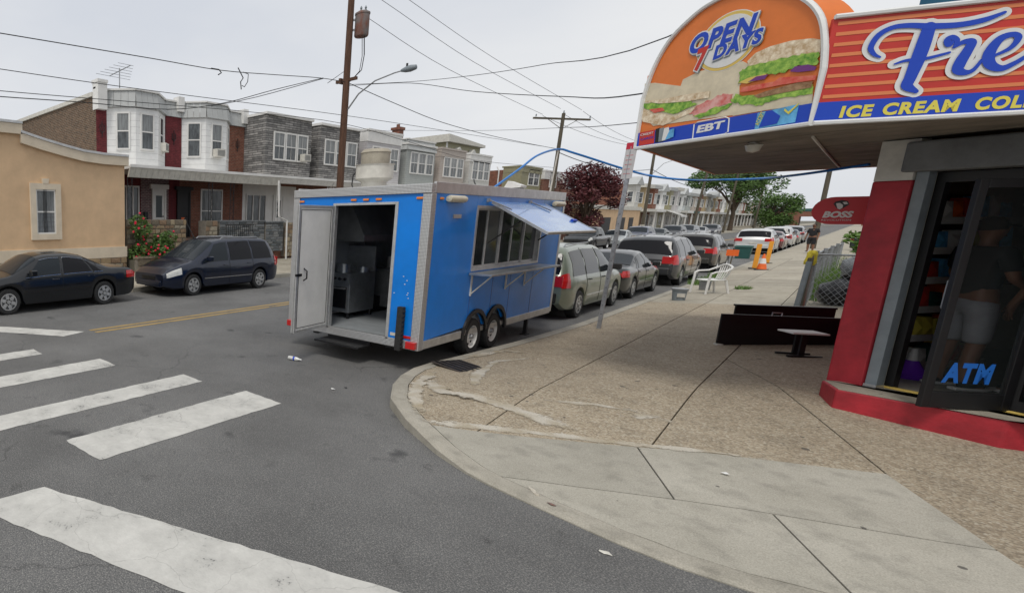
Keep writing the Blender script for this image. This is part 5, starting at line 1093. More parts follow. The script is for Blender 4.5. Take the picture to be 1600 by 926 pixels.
def frill(pts, amp=8, seed=1):
    r = random.Random(seed); out = []
    for a, b in zip(pts, pts[1:]+pts[:1]):
        for j in range(5): t = j/5; out.append((a[0]+(b[0]-a[0])*t+r.uniform(-amp, amp), a[1]+(b[1]-a[1])*t+r.uniform(-amp, amp)))
    return out
art(frill([(640, 500), (650, 430), (700, 400), (830, 375), (1000, 330), (1125, 312), (1118, 390), (1000, 400), (900, 440), (800, 450), (700, 490)]), .009, 'lettuce', 'printed_lettuce')
art(frill([(590, 610), (620, 570), (720, 580), (900, 555), (1085, 505), (1085, 560), (950, 585), (860, 600), (760, 640), (660, 630)], 7, 2), .009, 'lettuce', 'printed_lettuce')
art([(640, 500), (700, 470), (810, 445), (800, 470), (690, 505)], .012, 'gold', 'printed_cheese')
art([(700, 495), (750, 462), (820, 450), (800, 478)], .015, 'onion', 'printed_onion'); art([(950, 432), (980, 402), (1060, 390), (1112, 405), (1100, 425), (1000, 436)], .012, 'onion', 'printed_onion')
art([(650, 557), (660, 528), (860, 492), (890, 468), (1112, 455), (1105, 482), (900, 512), (700, 552)], .015, 'tomato', 'printed_tomato')
art([(730, 578), (800, 552), (1000, 498), (1088, 492), (1080, 528), (900, 562), (760, 592)], .012, 'patty', 'printed_patty')
art(frill([(340, 690), (400, 630), (510, 580), (600, 560), (590, 625), (480, 650), (420, 690), (370, 700)], 8, 3), .006, 'ham', 'printed_ham')
art(frill([(370, 705), (480, 655), (600, 620), (585, 645), (470, 695), (400, 715)], 6, 4), .009, 'lettuce', 'printed_lettuce')
art([(50, 695), (58, 655), (250, 705), (385, 640), (390, 662), (180, 758), (58, 735)], .006, 'bun', 'printed_board')
art(frill([(60, 622), (150, 618), (330, 610), (385, 625), (240, 690), (70, 655)], 5, 5), .009, 'lettuce', 'printed_lettuce'); art([(70, 612), (170, 600), (330, 570), (465, 550), (460, 590), (330, 612), (160, 625)], .012, 'bun', 'printed_toast'); art([(100, 660), (180, 650), (195, 668), (130, 682)], .012, 'tomato', 'printed_tomato')
# round badge
bc = plane_uv(1137, 65, A_, eA, nA); rr = .275
for r_, mt, lf_ in ((rr, 'swhite', .003), (rr*.97, 'gold', .005), (rr*.87, 'swhite', .007)): flat([(bc[0]+r_*1.02*math.cos(2*math.pi*i/40), bc[1]+r_*math.sin(2*math.pi*i/40)) for i in range(40)], A_, eA, nA, lf_, mt, 'printed_badge', pan)
def atext(s, p0, p1, h, mat, lift, nm='lettering', tilt=0, **k):
    a = plane_uv(*p0, A_, eA, nA); b = plane_uv(*p1, A_, eA, nA); e = (eA*(b[0]-a[0])+UP*(b[1]-a[1])); q = e.normalized(); up = nA.cross(q)
    o = A_+eA*a[0]+UP*a[1]+nA*lift; return text_mesh(s, rel(o), q, up, e.length, h, mat, nm, pan, depth=.002, **k)
for d_, mt, lf_, bd in ((1, 'grey_paint', .009, .095), (0, 'swhite', .012, .095), (0, 'sblue', .016, .042)):
    for s_, p0, p1, h_ in (('OPEN', (1079, 87), (1183, 52), .19), ('7', (1087, 113), (1109, 105), .22), ('DAYS', (1116, 95), (1195, 65), .135)):
        o_ = atext(s_, p0, p1, h_, 'sred' if s_ == '7' and mt == 'sblue' else mt, lf_+(.002 if s_ != 'OPEN' else 0), bold=bd, fit=.042, shear=.25, space=1.12)
        if d_: o_.location = tuple(eA*.006-UP*.012)
# blue foot of the end panel
flat([(0.005, .005), (lA-.005, .005), (lA-.005, .17), (.005, .17)], A_, eA, nA, .018, 'sblue', 'blue_band', pan)
bx = ccw([plane_uv(990+x/3.858, y/3.858, A_, eA, nA) for x, y in ((367, 835), (377, 750), (395, 738), (565, 706), (588, 715), (581, 795), (560, 808), (385, 838))]); q = [A_+eA*a+UP*b+nA*.021 for a, b in bx]
m = MB(); m.tube(q+[q[0]], .006, 4); aw(m, 'printed_border', 'swhite', pan)
atext('EBT', (1091, 208.5), (1135, 200), .075, 'swhite', .021, bold=.04, shear=.1)
art([(42, 880), (50, 800), (140, 782), (134, 864)], .021, 'sred', 'printed_card'); atext('CREDIT', (1004, 213), (1024, 209), .025, 'swhite', .024); atext('CARDS', (1004, 220), (1024, 216), .025, 'sblue', .024)
for i, (a, b) in enumerate(((150, 770), (175, 768), (205, 766), (240, 775))): art([(140+i*22, 862-i*6), (a-5, b+8), (a+22, b), (190+i*22, 855-i*10)], .021+.003*i, ['black', 'grey_paint', 'swhite', 'lblue'][i], 'printed_card')
art([(742, 780), (762, 682), (1012, 628), (988, 738)], .021, 'lblue', 'printed_card'); art([(770, 770), (815, 670), (850, 665), (900, 700), (880, 745)], .024, 'sblue', 'printed_card'); art([(930, 655), (950, 675), (1015, 622), (1010, 634), (952, 690), (925, 668)], .027, 'syel', 'printed_tick')
atext('ACCEPT', (1190, 196), (1200, 175), .035, 'syel', .027)
# street-facing front panel
m = MB(); m.prism([(0, 0), (lF, 0), (lF, .84), (0.0, .84)], B_, eF, UP, -nF*.03); fp = aw(m, 'front_panel', 'sred')
for i in range(8): z = .2+i*.083; flat([(.03, z), (lF-.01, z), (lF-.01, z+.028), (.03, z+.028)], B_, eF, nF, .001, 'sor', 'printed_stripe', fp)
flat([(.0, .004), (lF-.01, .004), (lF-.01, .17), (.0, .17)], B_, eF, nF, .004, 'sblue', 'blue_band', fp)
for z in (0, .85): edge([(0, z), (lF, z)], B_, eF, nF, 'frame_tube', .02)
def ftext(s, p0, p1, h, mat, lift, **k):
    a = plane_uv(*p0, B_, eF, nF); b = plane_uv(*p1, B_, eF, nF); o = B_+eF*a[0]+UP*a[1]+nF*lift; return text_mesh(s, rel(o), eF, UP, b[0]-a[0], h, mat, 'lettering', fp, depth=.002, **k)
ftext('ICE', (1309, 185), (1361, 182), .098, 'syel', .007, bold=.045, shear=.1, space=1.14); ftext('CREAM', (1376, 181), (1496, 174), .098, 'syel', .007, bold=.045, shear=.1, space=1.14); ftext('COLD', (1520, 173), (1622, 167), .098, 'syel', .007, bold=.045, shear=.1, space=1.14)
def ribbon(zpts, ws, grow, lift, mat):
    uv = [plane_uv(1280+x/4.63, y/4.63, B_, eF, nF) for x, y in zpts]; sc = 1/4.63*(plane_uv(1500, 90, B_, eF, nF)[0]-plane_uv(1499, 90, B_, eF, nF)[0])
    q = catmull([(a, b, w) for (a, b), w in zip(uv, ws)]); m = MB(); Lf = []; Rt = []
    for i, p in enumerate(q):
        d = (q[min(i+1, len(q)-1)]-q[max(i-1, 0)]).xy.normalized(); n2 = Vector((-d.y, d.x)); w_ = p.z*sc+grow
        Lf.append(p.xy+n2*w_); Rt.append(p.xy-n2*w_)
    def P3(v, l): return B_+eF*v.x+UP*v.y+nF*l
    m.grid([[P3(v, lift+i*.00003) for i, v in enumerate(Lf)], [P3(v, lift+i*.00003) for i, v in enumerate(Rt)]])
    for p, dl_ in ((q[0], -.0004), (q[-1], -.0004)):
        r_ = p.z*sc+grow; m.add([P3(p.xy+Vector((math.cos(t), math.sin(t)))*r_, lift+dl_) for t in [2*math.pi*i/14 for i in range(14)]], [tuple(range(14))])
    for i, f in enumerate(m.f):
        v = [Vector(m.v[j]) for j in f[:3]]
        if (v[1]-v[0]).cross(v[2]-v[0]).dot(nF) < 0: m.f[i] = f[::-1]
    aw(m, 'script_stroke', mat, fp)
strokes = [([(430, 418), (385, 395), (365, 345), (420, 260), (520, 205), (640, 190), (800, 195), (1000, 185), (1180, 150), (1330, 95)], [10, 18, 24, 26, 24, 26, 30, 28, 26, 14]),
 ([(785, 200), (745, 320), (700, 440), (650, 560), (625, 625), (690, 665)], [50, 56, 56, 48, 45, 20]), ([(535, 468), (620, 442), (760, 428), (930, 385)], [8, 15, 16, 12]),
 ([(960, 300), (925, 330), (915, 295), (950, 275), (985, 300), (960, 345)], [14, 24, 26, 24, 20, 10]), ([(960, 350), (1030, 310), (1090, 310), (1060, 370), (1010, 450), (990, 510), (1040, 530), (1100, 510), (1160, 440)], [10, 24, 34, 40, 46, 42, 28, 18, 14]),
 ([(1160, 440), (1270, 400), (1370, 350), (1425, 280), (1385, 255), (1290, 290), (1215, 390), (1220, 470), (1300, 500), (1400, 460), (1500, 400)], [12, 14, 20, 26, 26, 34, 44, 42, 30, 22, 18])]
for g_, l_, mt in ((.03, .006, 'swhite'), (0, .014, 'sblue')):
    for i, (zp, ws) in enumerate(strokes): ribbon(zp, ws, g_, l_+i*.0005, mt)
# street side panel, soffit boards, end board
m = MB(); m.obox(D_, A_-D_, UP*.8, Vector((.03, 0, 0))); aw(m, 'street_panel', 'orange')
m = MB(); m.obox(D_+Vector((0, 0, .0)), (1.8, 0, 0), (0, .03, 0), UP*.8); aw(m, 'rear_panel', 'orange')
cells = [[tuple(A_.xy+nA.xy*-.02), tuple(B_.xy-nA.xy*.02), tuple(C_.xy), (4.4, 14.3), tuple(D_.xy)]]
for i in range(1, 30):
    p = A_-nA*(i*.26); cells = cut(cells, tuple(p.xy), tuple((p+eA).xy), gap=.004)
for c in cells:
    m = MB(); m.prism(ccw(c), (0, 0, 3.172+random.uniform(0, .006)), (1, 0, 0), (0, 1, 0), (0, 0, .03)); aw(m, 'soffit_board', 'soffit')
m = MB(); p = gz(1178, 227, 3.14); m.lathe([(.03, .03), (.07, 0), (.05, -.06), (.001, -.08)], p, (0, 0, 1), 12); aw(m, 'soffit_lamp', 'offwhite', smooth=True)
m = MB(); m.tube([gz(1270, 214, 3.165), gz(1292, 240, 3.16), gz(1312, 262, 3.16)], .012); aw(m, 'conduit', 'offwhite')
on_leaf('ATM', .12, ZF+.26, .37, .2, 'atm', 'vinyl_lettering', bold=.05, shear=.1, space=1.15)
on_leaf('482', .36, 2.44, .16, .11, 'swhite', 'house_number', bold=.02)
# blade sign on the street wall
def aty(u, v, y): d = ray(u, v); t = y/d.y; return Vector((d.x*t, y, CAM_H+d.z*t))
c0 = aty(1268, 330, 10.35); c1 = aty(1342, 328, 10.35); zt_, zb_ = aty(1310, 307.5, 10.35).z, aty(1310, 350.5, 10.35).z
BS = thing('blade_sign', 'red rounded hanging sign with white lettering beside the store pillar', 'sign', (c0.x, 10.35, zb_)); hgt = zt_-zb_; wid = max(.45, c1.x-c0.x+.06); rr = hgt/2
pp = [(wid, 0), (wid, hgt)]+[(rr-rr*math.sin(t), rr+rr*math.cos(t)) for t in [math.pi*i/14 for i in range(15)]]
m = MB(); m.prism(pp, (0, .03, 0), (1, 0, 0), (0, 0, 1), (0, -.03, 0)); m.f = [f[::-1] for f in m.f]; m.f = [f[::-1] for f in m.f]; m.build('panel', 'bossred', BS)
text_mesh('BOSS', (wid*.2, -.002, hgt*.24), (1, 0, 0), (0, 0, 1), wid*.5, hgt*.24, 'swhite', 'lettering', BS, bold=.05, shear=.2); text_mesh('REVOLUTION', (wid*.2, -.002, hgt*.13), (1, 0, 0), (0, 0, 1), wid*.48, hgt*.055, 'swhite', 'lettering', BS)
def em(pts, mat, l): m = MB(); m.prism([(wid*a, hgt*b) for a, b in pts], (0, -l, 0), (1, 0, 0), (0, 0, 1), (0, -.002, 0)); m.build('emblem', mat, BS)
em([(.4, .6), (.46, .53), (.52, .6), (.6, .72), (.56, .84), (.46, .88), (.36, .82), (.34, .74)], 'black', .002); em([(.42, .58), (.46, .54), (.5, .6), (.5, .7), (.44, .78), (.38, .76)], 'swhite', .005); em([(.48, .8), (.54, .82), (.58, .74), (.52, .72)], 'swhite', .005)
# shelving and goods inside the doorway
SH = thing('store_shelf', 'white edged shelf rack with snacks inside the store doorway', 'shelf', tuple((ST.matrix_basis @ Vector((-.34, .95, ZF)))), R(-27))
sb2 = lambda nm, mat, *b: (lambda m: m.build(nm, mat, SH))(MB().box(*b))
sb2('back_panel', 'black', -.02, .0, 0, 1.5, 0, 2.1)
lv = [.08, .42, .76, 1.1, 1.44, 1.78]
for z in lv: sb2('shelf_board', 'white', 0, .34, 0, 1.5, z, z+.03); sb2('price_strip', 'swhite', .34, .35, -.01, 1.5, z-.03, z+.05)
for y in (0, 1.47): sb2('upright', 'black', -.03, .02, y, y+.03, 0, 2.1)
goods = [('sred', 'red'), ('cone', 'orange'), ('syel', 'yellow'), ('green_bin', 'dark green'), ('lblue', 'light blue'), ('swhite', 'white')]; rg = random.Random(5)
for li, z in enumerate(lv):
    y = .02
    while y < 1.35:
        mt, cn = rg.choice(goods); w_, h_ = rg.uniform(.12, .2), rg.uniform(.16, .26); m = MB(); q = rg.uniform(.15, .28)
        m.add([(.33-q, y, 0), (.33, y, 0), (.33, y+w_, 0), (.33-q, y+w_, 0), (.3-q*.6, y+.01, h_), (.31, y+.01, h_), (.31, y+w_-.01, h_), (.3-q*.6, y+w_-.01, h_), (.35, y+w_/2, h_*.5)], [(3, 2, 1, 0), (4, 5, 6, 7), (0, 1, 5, 4), (2, 3, 7, 6), (3, 0, 4, 7), (1, 2, 8), (2, 6, 8), (6, 5, 8), (5, 1, 8)])
        o = m.build('snack_pack', mt); o.location = tuple(SH.location+Matrix.Rotation(R(-27), 3, 'Z') @ Vector((0, 0, z+.031))); o.rotation_euler = (0, 0, R(-27)); tag(o, '%s snack pack on the %s shelf of the doorway rack' % (cn, ('bottom', 'second', 'third', 'fourth', 'fifth', 'top')[li]), 'snack', 'snack packs on the doorway rack'); y += w_+rg.uniform(.01, .05)
ty = thing('toy_box', 'purple plastic toy on the floor by the doorway shelf', 'toy', tuple(ST.matrix_basis @ Vector((.12, 1.0, ZF)))); m = MB(); m.lathe([(.001, .02), (.14, .0), (.16, .06), (.1, .1), (.05, .2), (.001, .22)], (0, 0, 0), (0, 0, 1), 14); m.build('body', 'purple_toy', ty, smooth=True); m = MB(); m.cyl((0, 0, .2), (0, 0, .34), .04, .02); m.build('cap', 'swhite', ty)
# ------------- people in the doorway
def skin_mesh(name, chains, mat, parent, sub=2):
    """chains of (co, radius) joined at equal coordinates, grown by a Skin modifier"""
    vs, ed, rad, ix = [], [], [], {}
    for ch in chains:
        prev = None
        for co, r_ in ch:
            key = tuple(round(c, 4) for c in co)
            if key not in ix: ix[key] = len(vs); vs.append(co); rad.append(r_ if isinstance(r_, tuple) else (r_, r_))
            if prev is not None and (prev, ix[key]) not in ed: ed.append((prev, ix[key]))
            prev = ix[key]
    me = bpy.data.meshes.new(name); me.from_pydata(vs, ed, []); me.materials.append(K[mat]); o = bpy.data.objects.new(name, me); C.objects.link(o); o.parent = parent
    sk = o.modifiers.new('skin', 'SKIN'); sk.use_smooth_shade = True; sk.use_x_symmetry = False
    ss = o.modifiers.new('sub', 'SUBSURF'); ss.levels = sub; ss.render_levels = sub
    lay = me.skin_vertices[0].data
    for i, r_ in enumerate(rad): lay[i].radius = r_; lay[i].use_root = (i == 0)
    return o
def person(label, loc_, rz, shirt, pants, arm_l, arm_r, cap=True):
    P_ = thing('person', label, 'person', loc_, rz, None); P_.scale = (1.04,)*3          # faces +y
    hip, chest, neck, head = (0, 0, .95), (0, .01, 1.28), (0, .0, 1.5), (0, .02, 1.62)
    def leg(s): return [(hip, (.15, .11)), ((s*.1, 0, .86), .095), ((s*.105, .02, .5), .062), ((s*.11, -.01, .3), .058), ((s*.11, -.01, .1), .036), ((s*.115, .02, .05), .04), ((s*.13, .15, .035), .035)]
    def arm(s, el, wr): return [(chest, (.16, .11)), ((s*.17, 0, 1.42), .062), (el, .043), (wr, .028)]
    def hand(s, wr, d):
        d = Vector(d).normalized(); w_ = Vector(wr); pc = w_+d*.055; side = Vector((0, 1, 0)); ch = [[(wr, .028), (tuple(pc), (.036, .018))]]
        for i in range(4): b_ = pc+d*.035+side*(.027-.018*i); L_ = (.07, .08, .075, .058)[i]; ch.append([(tuple(pc), (.036, .018)), (tuple(b_), .0095), (tuple(b_+d*L_*.5+Vector((-s*.008, 0, 0))), .0085), (tuple(b_+d*L_+Vector((-s*.025, 0, 0))), .0075)])
        t_ = w_+d*.03+side*.035; ch.append([(wr, .028), (tuple(t_), .012), (tuple(t_+d*.035+side*.018), .0095), (tuple(t_+d*.06+side*.012), .008)]); return ch
    ch = [[(hip, (.15, .11)), ((0, 0, 1.1), (.14, .1)), (chest, (.16, .11)), ((0, 0, 1.43), (.1, .08)), (neck, .05), ((0, .01, 1.56), (.06, .07)), (head, (.075, .092)), ((0, .015, 1.7), (.068, .085)), ((0, .01, 1.745), (.035, .045))]]
    ch += [leg(1), leg(-1), arm(1, *arm_r[:2]), arm(-1, *arm_l[:2])]+hand(1, arm_r[1], arm_r[2])+hand(-1, arm_l[1], arm_l[2])
    ch += [[(head, (.075, .092)), ((0, .115, 1.615), .014)], [(head, (.075, .092)), ((.082, .0, 1.62), .016)], [(head, (.075, .092)), ((-.082, .0, 1.62), .016)]]
    body = skin_mesh('body', ch, 'skin', P_)
    skin_mesh('shirt', [[((0, 0, .93), (.165, .125)), ((0, 0, 1.1), (.16, .12)), (chest, (.178, .13)), ((0, 0, 1.44), (.1, .085))]]+[[(chest, (.178, .13)), ((s*.175, 0, 1.42), .08), (tuple(Vector((s*.175, 0, 1.42)).lerp(Vector(a[0]), .8)), .066)] for s, a in ((1, arm_r), (-1, arm_l))], shirt, P_)
    skin_mesh('shorts', [[((0, 0, .99), (.158, .12)), (hip, (.165, .128)), ((s*.1, 0, .84), .108), ((s*.105, .01, .56), .092), ((s*.106, .01, .48), .09)] for s in (1, -1)], pants, P_)
    for s in (1, -1):
        m = MB(); x = s*.12; out = [(-.045, -.09), (-.05, .02), (-.052, .12), (-.03, .2), (.02, .21), (.05, .14), (.045, .02), (.035, -.09)]; m.prism(out[::-1], (x, 0, .003), (1, 0, 0), (0, 1, 0), (0, 0, .03)); sh_ = m.build('shoe', 'swhite', P_, bevel=.008)
        skin_mesh('upper', [[((x, -.05, .06), .045), ((x, .06, .055), .043), ((x+s*.005, .15, .045), .034)]], 'cloth_black', sh_, 1)
    m = MB(); m.lathe([(.001, .1), (.05, .09), (.083, .05), (.092, 0), (.088, -.03)], (0, .0, 1.665), (0, -.12, 1), 18); hr = m.build('hair', 'hair', P_, smooth=True)
    if cap: m = MB(); m.prism([(-.07, .06), (.07, .06), (.06, .16), (0, .185), (-.06, .16)], (0, 0, 1.68), (1, 0, 0), (0, 1, -.1), (0, 0, .012)); m.build('cap_peak', 'cloth_black', P_)
    for s in (1, -1):
        m = MB(); m.lathe([(.001, .008), (.009, .004), (.011, 0)], (s*.03, .094, 1.64), (0, 1, 0), 10); m.build('eye', 'swhite', P_, smooth=True); m = MB(); m.lathe([(.001, .0105), (.005, .008)], (s*.03, .094, 1.64), (0, 1, 0), 8); m.build('pupil', 'hair', P_)
    m = MB(); m.tube([(-.022, .1, 1.575), (0, .106, 1.573), (.022, .1, 1.575)], .006, 5); m.build('mouth', 'cloth_maroon', P_, smooth=True)
    return P_
pw = tuple(ST.matrix_basis @ Vector((.46, .88, ZF)))
person('person in black shirt, grey shorts and dark cap standing inside the store doorway', pw, R(-50), 'cloth_black', 'cloth_grey', ((-.24, .03, 1.16), (-.2, .24, 1.08), (.2, 1, 0)), ((.24, .03, 1.16), (.18, .24, 1.05), (-.2, 1, 0)))
pw2 = tuple(ST.matrix_basis @ Vector((.85, 1.2, ZF)))
person('person in dark red shirt and mauve shorts standing behind the open glass door', pw2, R(40), 'cloth_maroon', 'plaid', ((-.25, -.02, 1.15), (-.26, .08, .9), (0, .2, -1)), ((.25, -.02, 1.15), (.26, .08, .9), (0, .2, -1)), cap=False)
# ---------------------------------------------------------------- poles, wires, street furniture
def catenary(a, b, sag, n=14): a, b = Vector(a), Vector(b); return [a.lerp(b, i/n)-Vector((0, 0, 4*sag*(i/n)*(1-i/n))) for i in range(n+1)]
def wire(label, pts, r=.014, mat='wire', name='overhead_cable', cat='cable', group='overhead wires'):
    m = MB(); m.tube(pts, r, 5); o = m.build(name, mat, None, smooth=True); return tag(o, label, cat, group)
PX_ = -14.45
P1 = thing('utility_pole', 'tall brown wooden utility pole with transformer and lamp arm behind the trailer', 'utility pole', (PX_, 21.4, .12), 0, 'utility poles')
m = MB(); m.cyl((0, 0, 0), (0, 0, 12.2), .17, .13, 14); m.build('post', 'wood', P1, smooth=True)
m = MB(); m.lathe([(.001, -.02), (.26, 0), (.29, .05), (.29, .85), (.31, .87), (.31, .93), (.2, 1.0), (.001, 1.03)], (.35, .35, 9.95), (0, 0, 1), 20); tr = m.build('transformer', 'rust', P1, smooth=True)
for x, y in ((.3, .3), (.45, .4)): m = MB(); m.lathe([(.03, 0), (.05, .05), (.03, .08), (.05, .13), (.02, .2), (.001, .22)], (x, y, 10.95), (0, 0, 1), 10); m.build('bushing', 'grey_paint', tr, smooth=True)
m = MB(); m.obox((.05, .05, 10.2), (.25, .25, 0), (-.05, .05, 0), (0, 0, .08)); m.obox((.05, .05, 10.6), (.25, .25, 0), (-.05, .05, 0), (0, 0, .08)); m.build('bracket', 'steel', P1)
for dx, dy in ((.5, .35), (.42, .45), (.3, .5)): m = MB(); m.tube([(dx, dy, 10.0), (dx+.05, dy+.02, 9.2), (dx-.02, dy, 8.6), (.12, .1, 8.15)], .014, 5); m.build('drop_lead', 'wire', P1)
m = MB(); m.tube([(.15, .02, 7.0), (.6, .05, 7.55), (1.3, .1, 7.95), (2.1, .15, 8.1), (2.4, .16, 8.12)], [.035, .032, .03, .028, .028], 8); la = m.build('lamp_arm', 'steel', P1, smooth=True)
m = MB(); m.lathe([(.001, 0), (.05, .02), (.11, .2), (.13, .4), (.09, .62), (.001, .66)], (2.35, .16, 8.13), (1, .05, .03), 12); lh = m.build('lamp_head', 'grey_paint', la, smooth=True); m = MB(); m.cyl((2.6, .17, 8.24), (2.6, .17, 8.36), .04); m.build('photocell', 'black', lh)
m = MB(); m.box(-.5, .5, -.06, .06, 8.15, 8.27); m.box(-.3, -.2, -.14, .14, 8.1, 8.32); m.build('cable_bracket', 'wood', P1)
m = MB(); m.tube([(-.9, -.1, 8.25), (-.15, 0, 8.6), (-.9, .0, 8.3)], .012, 4); m.build('guy_hook', 'wire', P1)
def small_pole(label, y, h, lean=0, arm=None, x=PX_, mat='wood2', lamp=False, r=.15, sign=False):
    P_ = thing('utility_pole', label, 'utility pole', (x, y, .1), 0, 'utility poles'); P_.rotation_euler = (0, R(lean), 0)
    m = MB(); m.cyl((0, 0, 0), (0, 0, h), r, r*.72, 10); m.build('post', mat, P_, smooth=True)
    if arm:
        m = MB(); m.obox((-arm*.5, -.06-arm*.85, h-.45), (arm, arm*1.7, 0), (-.1, .06, 0), (0, 0, .12)); ca = m.build('cross_arm', mat, P_)
        for t in (-.95, 0, .95): m = MB(); m.lathe([(.02, 0), (.05, .04), (.03, .09), (.05, .14), (.001, .2)], (arm*.5*t, arm*.85*t, h-.3 if t else h), (0, 0, 1), 8); m.build('insulator', 'grey_paint', ca, smooth=True)
        for s in (-1, 1): m = MB(); m.tube([(0, 0, h-1.1), (s*arm*.28, s*arm*.47, h-.4)], .02, 4); m.build('brace', mat, P_)
    if lamp:
        m = MB(); m.tube([(.1, 0, h*.68), (.8, .3, h*.78), (2.2, .6, h*.84), (2.9, .7, h*.85)], .03, 6); a = m.build('lamp_arm', 'steel', P_, smooth=True); m = MB(); m.lathe([(.001, 0), (.09, .15), (.12, .4), (.001, .65)], (2.7, .7, h*.85), (1, .2, .02), 8); m.build('lamp_head', 'grey_paint', a, smooth=True)
    if sign: m = MB(); m.box(-.2, .2, -.2, -.17, 1.2, 1.7); m.build('notice', 'offwhite', P_)
    return P_
small_pole('weathered utility pole with cross arm beyond the trailer', 48.0, 9.85, 1, 2.3)
small_pole('dark utility pole with curved lamp arm by the cream row house', 77, 10.3, 0, None, lamp=True, sign=True); small_pole('leaning utility pole before the third terrace', 104, 11, 4); small_pole('slim utility pole in front of the big green tree', 132, 11, 3); small_pole('thin far utility pole near the round green tree', 172, 11, 2); small_pole('dark utility pole rising behind the red blade sign', 64, 9.5, 0, None, x=-2.2)
W = lambda *ps: [atx(u, v, x) for u, v, x in ps]
wire('thick black cable running from the tall pole over the tan building', catmull(W((-200, 20, PX_), (-90, 37, PX_), (0, 52, PX_), (120, 72, PX_), (240, 92, PX_), (345, 110, PX_), (430, 117, PX_), (500, 122, PX_))+[(PX_, 21.4, 8.25)], 4), .014)
wire('short cable end curling down from the thick black cable', W((330, 107, -14.4), (342, 109, -14.35), (346, 114, -14.35), (341, 117, -14.35)), .022)
wire('dangling tangle of wire hanging near the tall pole', W((372, 106, -14.4), (376, 114, -14.35), (380, 122, -14.3), (376, 128, -14.3), (377, 140, -14.3)), .02); wire('small loop of slack wire beside the dangling tangle', W((380, 113, -14.3), (388, 116, -14.3), (387, 128, -14.3), (382, 136, -14.3), (378, 134, -14.3)), .015)
wire('upper communications wire passing the white row houses', catmull(W((-220, 72, PX_), (-110, 91, PX_), (0, 108, PX_), (150, 130, PX_), (300, 150, PX_), (535, 180, PX_), (700, 205, PX_), (868, 232, PX_)), 4), .011)
wire('lower communications wire passing the white row houses', catmull(W((-220, 120, PX_), (-110, 131, PX_), (0, 142, PX_), (130, 153, PX_), (265, 164, PX_), (400, 176, PX_), (535, 193, PX_), (640, 222, PX_), (740, 250, PX_), (866, 262, PX_)), 4), .011)
wire('doubled wire sagging before the first row house bays', catmull(W((-220, 130, PX_), (-110, 141, PX_), (0, 151, PX_), (130, 160, PX_), (262, 171, PX_), (350, 161, PX_), (430, 140, PX_), (505, 122, PX_)), 4), .014)
wire('service wire dropping to the second bay front', catmull(W((505, 123, PX_), (400, 152, -16), (330, 166, -18.6)), 4), .014)
wire('primary line from the tall pole to the left cross arm end', catmull([atx(573, 27, PX_), atx(700, 108, PX_), atx(848, 179, PX_-.6)], 6), .011); wire('primary line over the street to the cross arm centre', catmull([atx(500, -60, PX_)]+W((596, 0, PX_), (740, 97, PX_))+[atx(876, 170, PX_)], 5), .011); wire('primary line over the street to the right cross arm end', catmull([atx(560, -55, PX_)]+W((639, 0, PX_), (770, 90, PX_))+[atx(909, 172, PX_+.9)], 5), .011)
for i, (a, b) in enumerate((((848, 181), (1010, 256)), ((880, 178), (1015, 250)), ((911, 174), (1022, 244)))): wire('%s primary wire leaving the weathered cross arm up the street' % ('left', 'middle', 'right')[i], catenary(atx(*a, PX_), (PX_+.3*i-.3, 77, 9.9), .5), .013)
wire('heavy telephone cable sloping from the tall pole to the weathered pole', catmull(W((547, 131, PX_), (620, 163, PX_), (693, 192, PX_), (780, 215, PX_), (866, 232, PX_)), 5), .016)
wire('telephone cable between the weathered pole and the lamp pole', catenary((PX_, 48, 7.3), (PX_, 77, 7.6), .6), .028); wire('telephone cable from the lamp pole up the street', catenary((PX_, 77, 7.6), (PX_, 132, 7.4), 1.0), .03)
wire('cable crossing the street from the tall pole to the store', catmull([(PX_, 21.4, 8.1), atx(640, 130, -11.5), atx(740, 143, -8.6), atx(880, 151, -4.9), atx(1000, 147, -2.3), (-.2, 10.6, 4.4)], 6), .011)
wire('cable rising from the tall pole toward the store roof', catmull([(PX_, 21.4, 8.15), atx(640, 128, -11.5), atx(740, 118, -8.3), atx(850, 101, -5.5), atx(1043, 58, -1.9), (.4, 10.6, 6.2)], 6), .009)
wire('thin wire crossing the street above the chimney', catmull([(-19, 30, 7.6), atx(620, 204, -15), atx(760, 204, -10), atx(870, 200, -6), atx(995, 192, -2.4), (.2, 11, 3.9)], 6), .007)
for i, (z, zz) in enumerate(((6.6, 7.3), (7.6, 8.6), (8.4, 8.9))): wire('%s wire crossing the street far beyond the awning' % ('low', 'middle', 'high')[i], catenary((PX_, 104+i*14, zz+1), (-2.2, 64, z), .5), .02)
# blue hose held up by a mast on the trailer
MS = thing('hose_mast', 'thin white mast on the trailer roof holding up the blue hose', 'mast', (-4.0, 13.25, 2.9)); m = MB(); m.cyl((0, 0, 0), (.03, .06, .82), .016, .012, 8); m.build('rod', 'offwhite', MS); m = MB(); m.tube([(.03, .02, .86), (.03, .06, .81), (.03, .1, .86)], .012); m.build('hook', 'offwhite', MS)
hp = catmull([(-4.15, 10.9, 2.93), atx(812, 264, -4.1), atx(840, 243, -4.05), (-3.97, 13.31, 3.76), atx(900, 240, -3.75), atx(1000, 271, -2.9), atx(1070, 281, -2.2), atx(1130, 281, -1.85), atx(1190, 279, -1.3), atx(1250, 273, -.75), (-.1, 12.8, 3.12)], 6)
wire('bright blue hose looping from the trailer roof to the store awning', hp, .021, 'hose', 'blue_hose', 'hose', None)
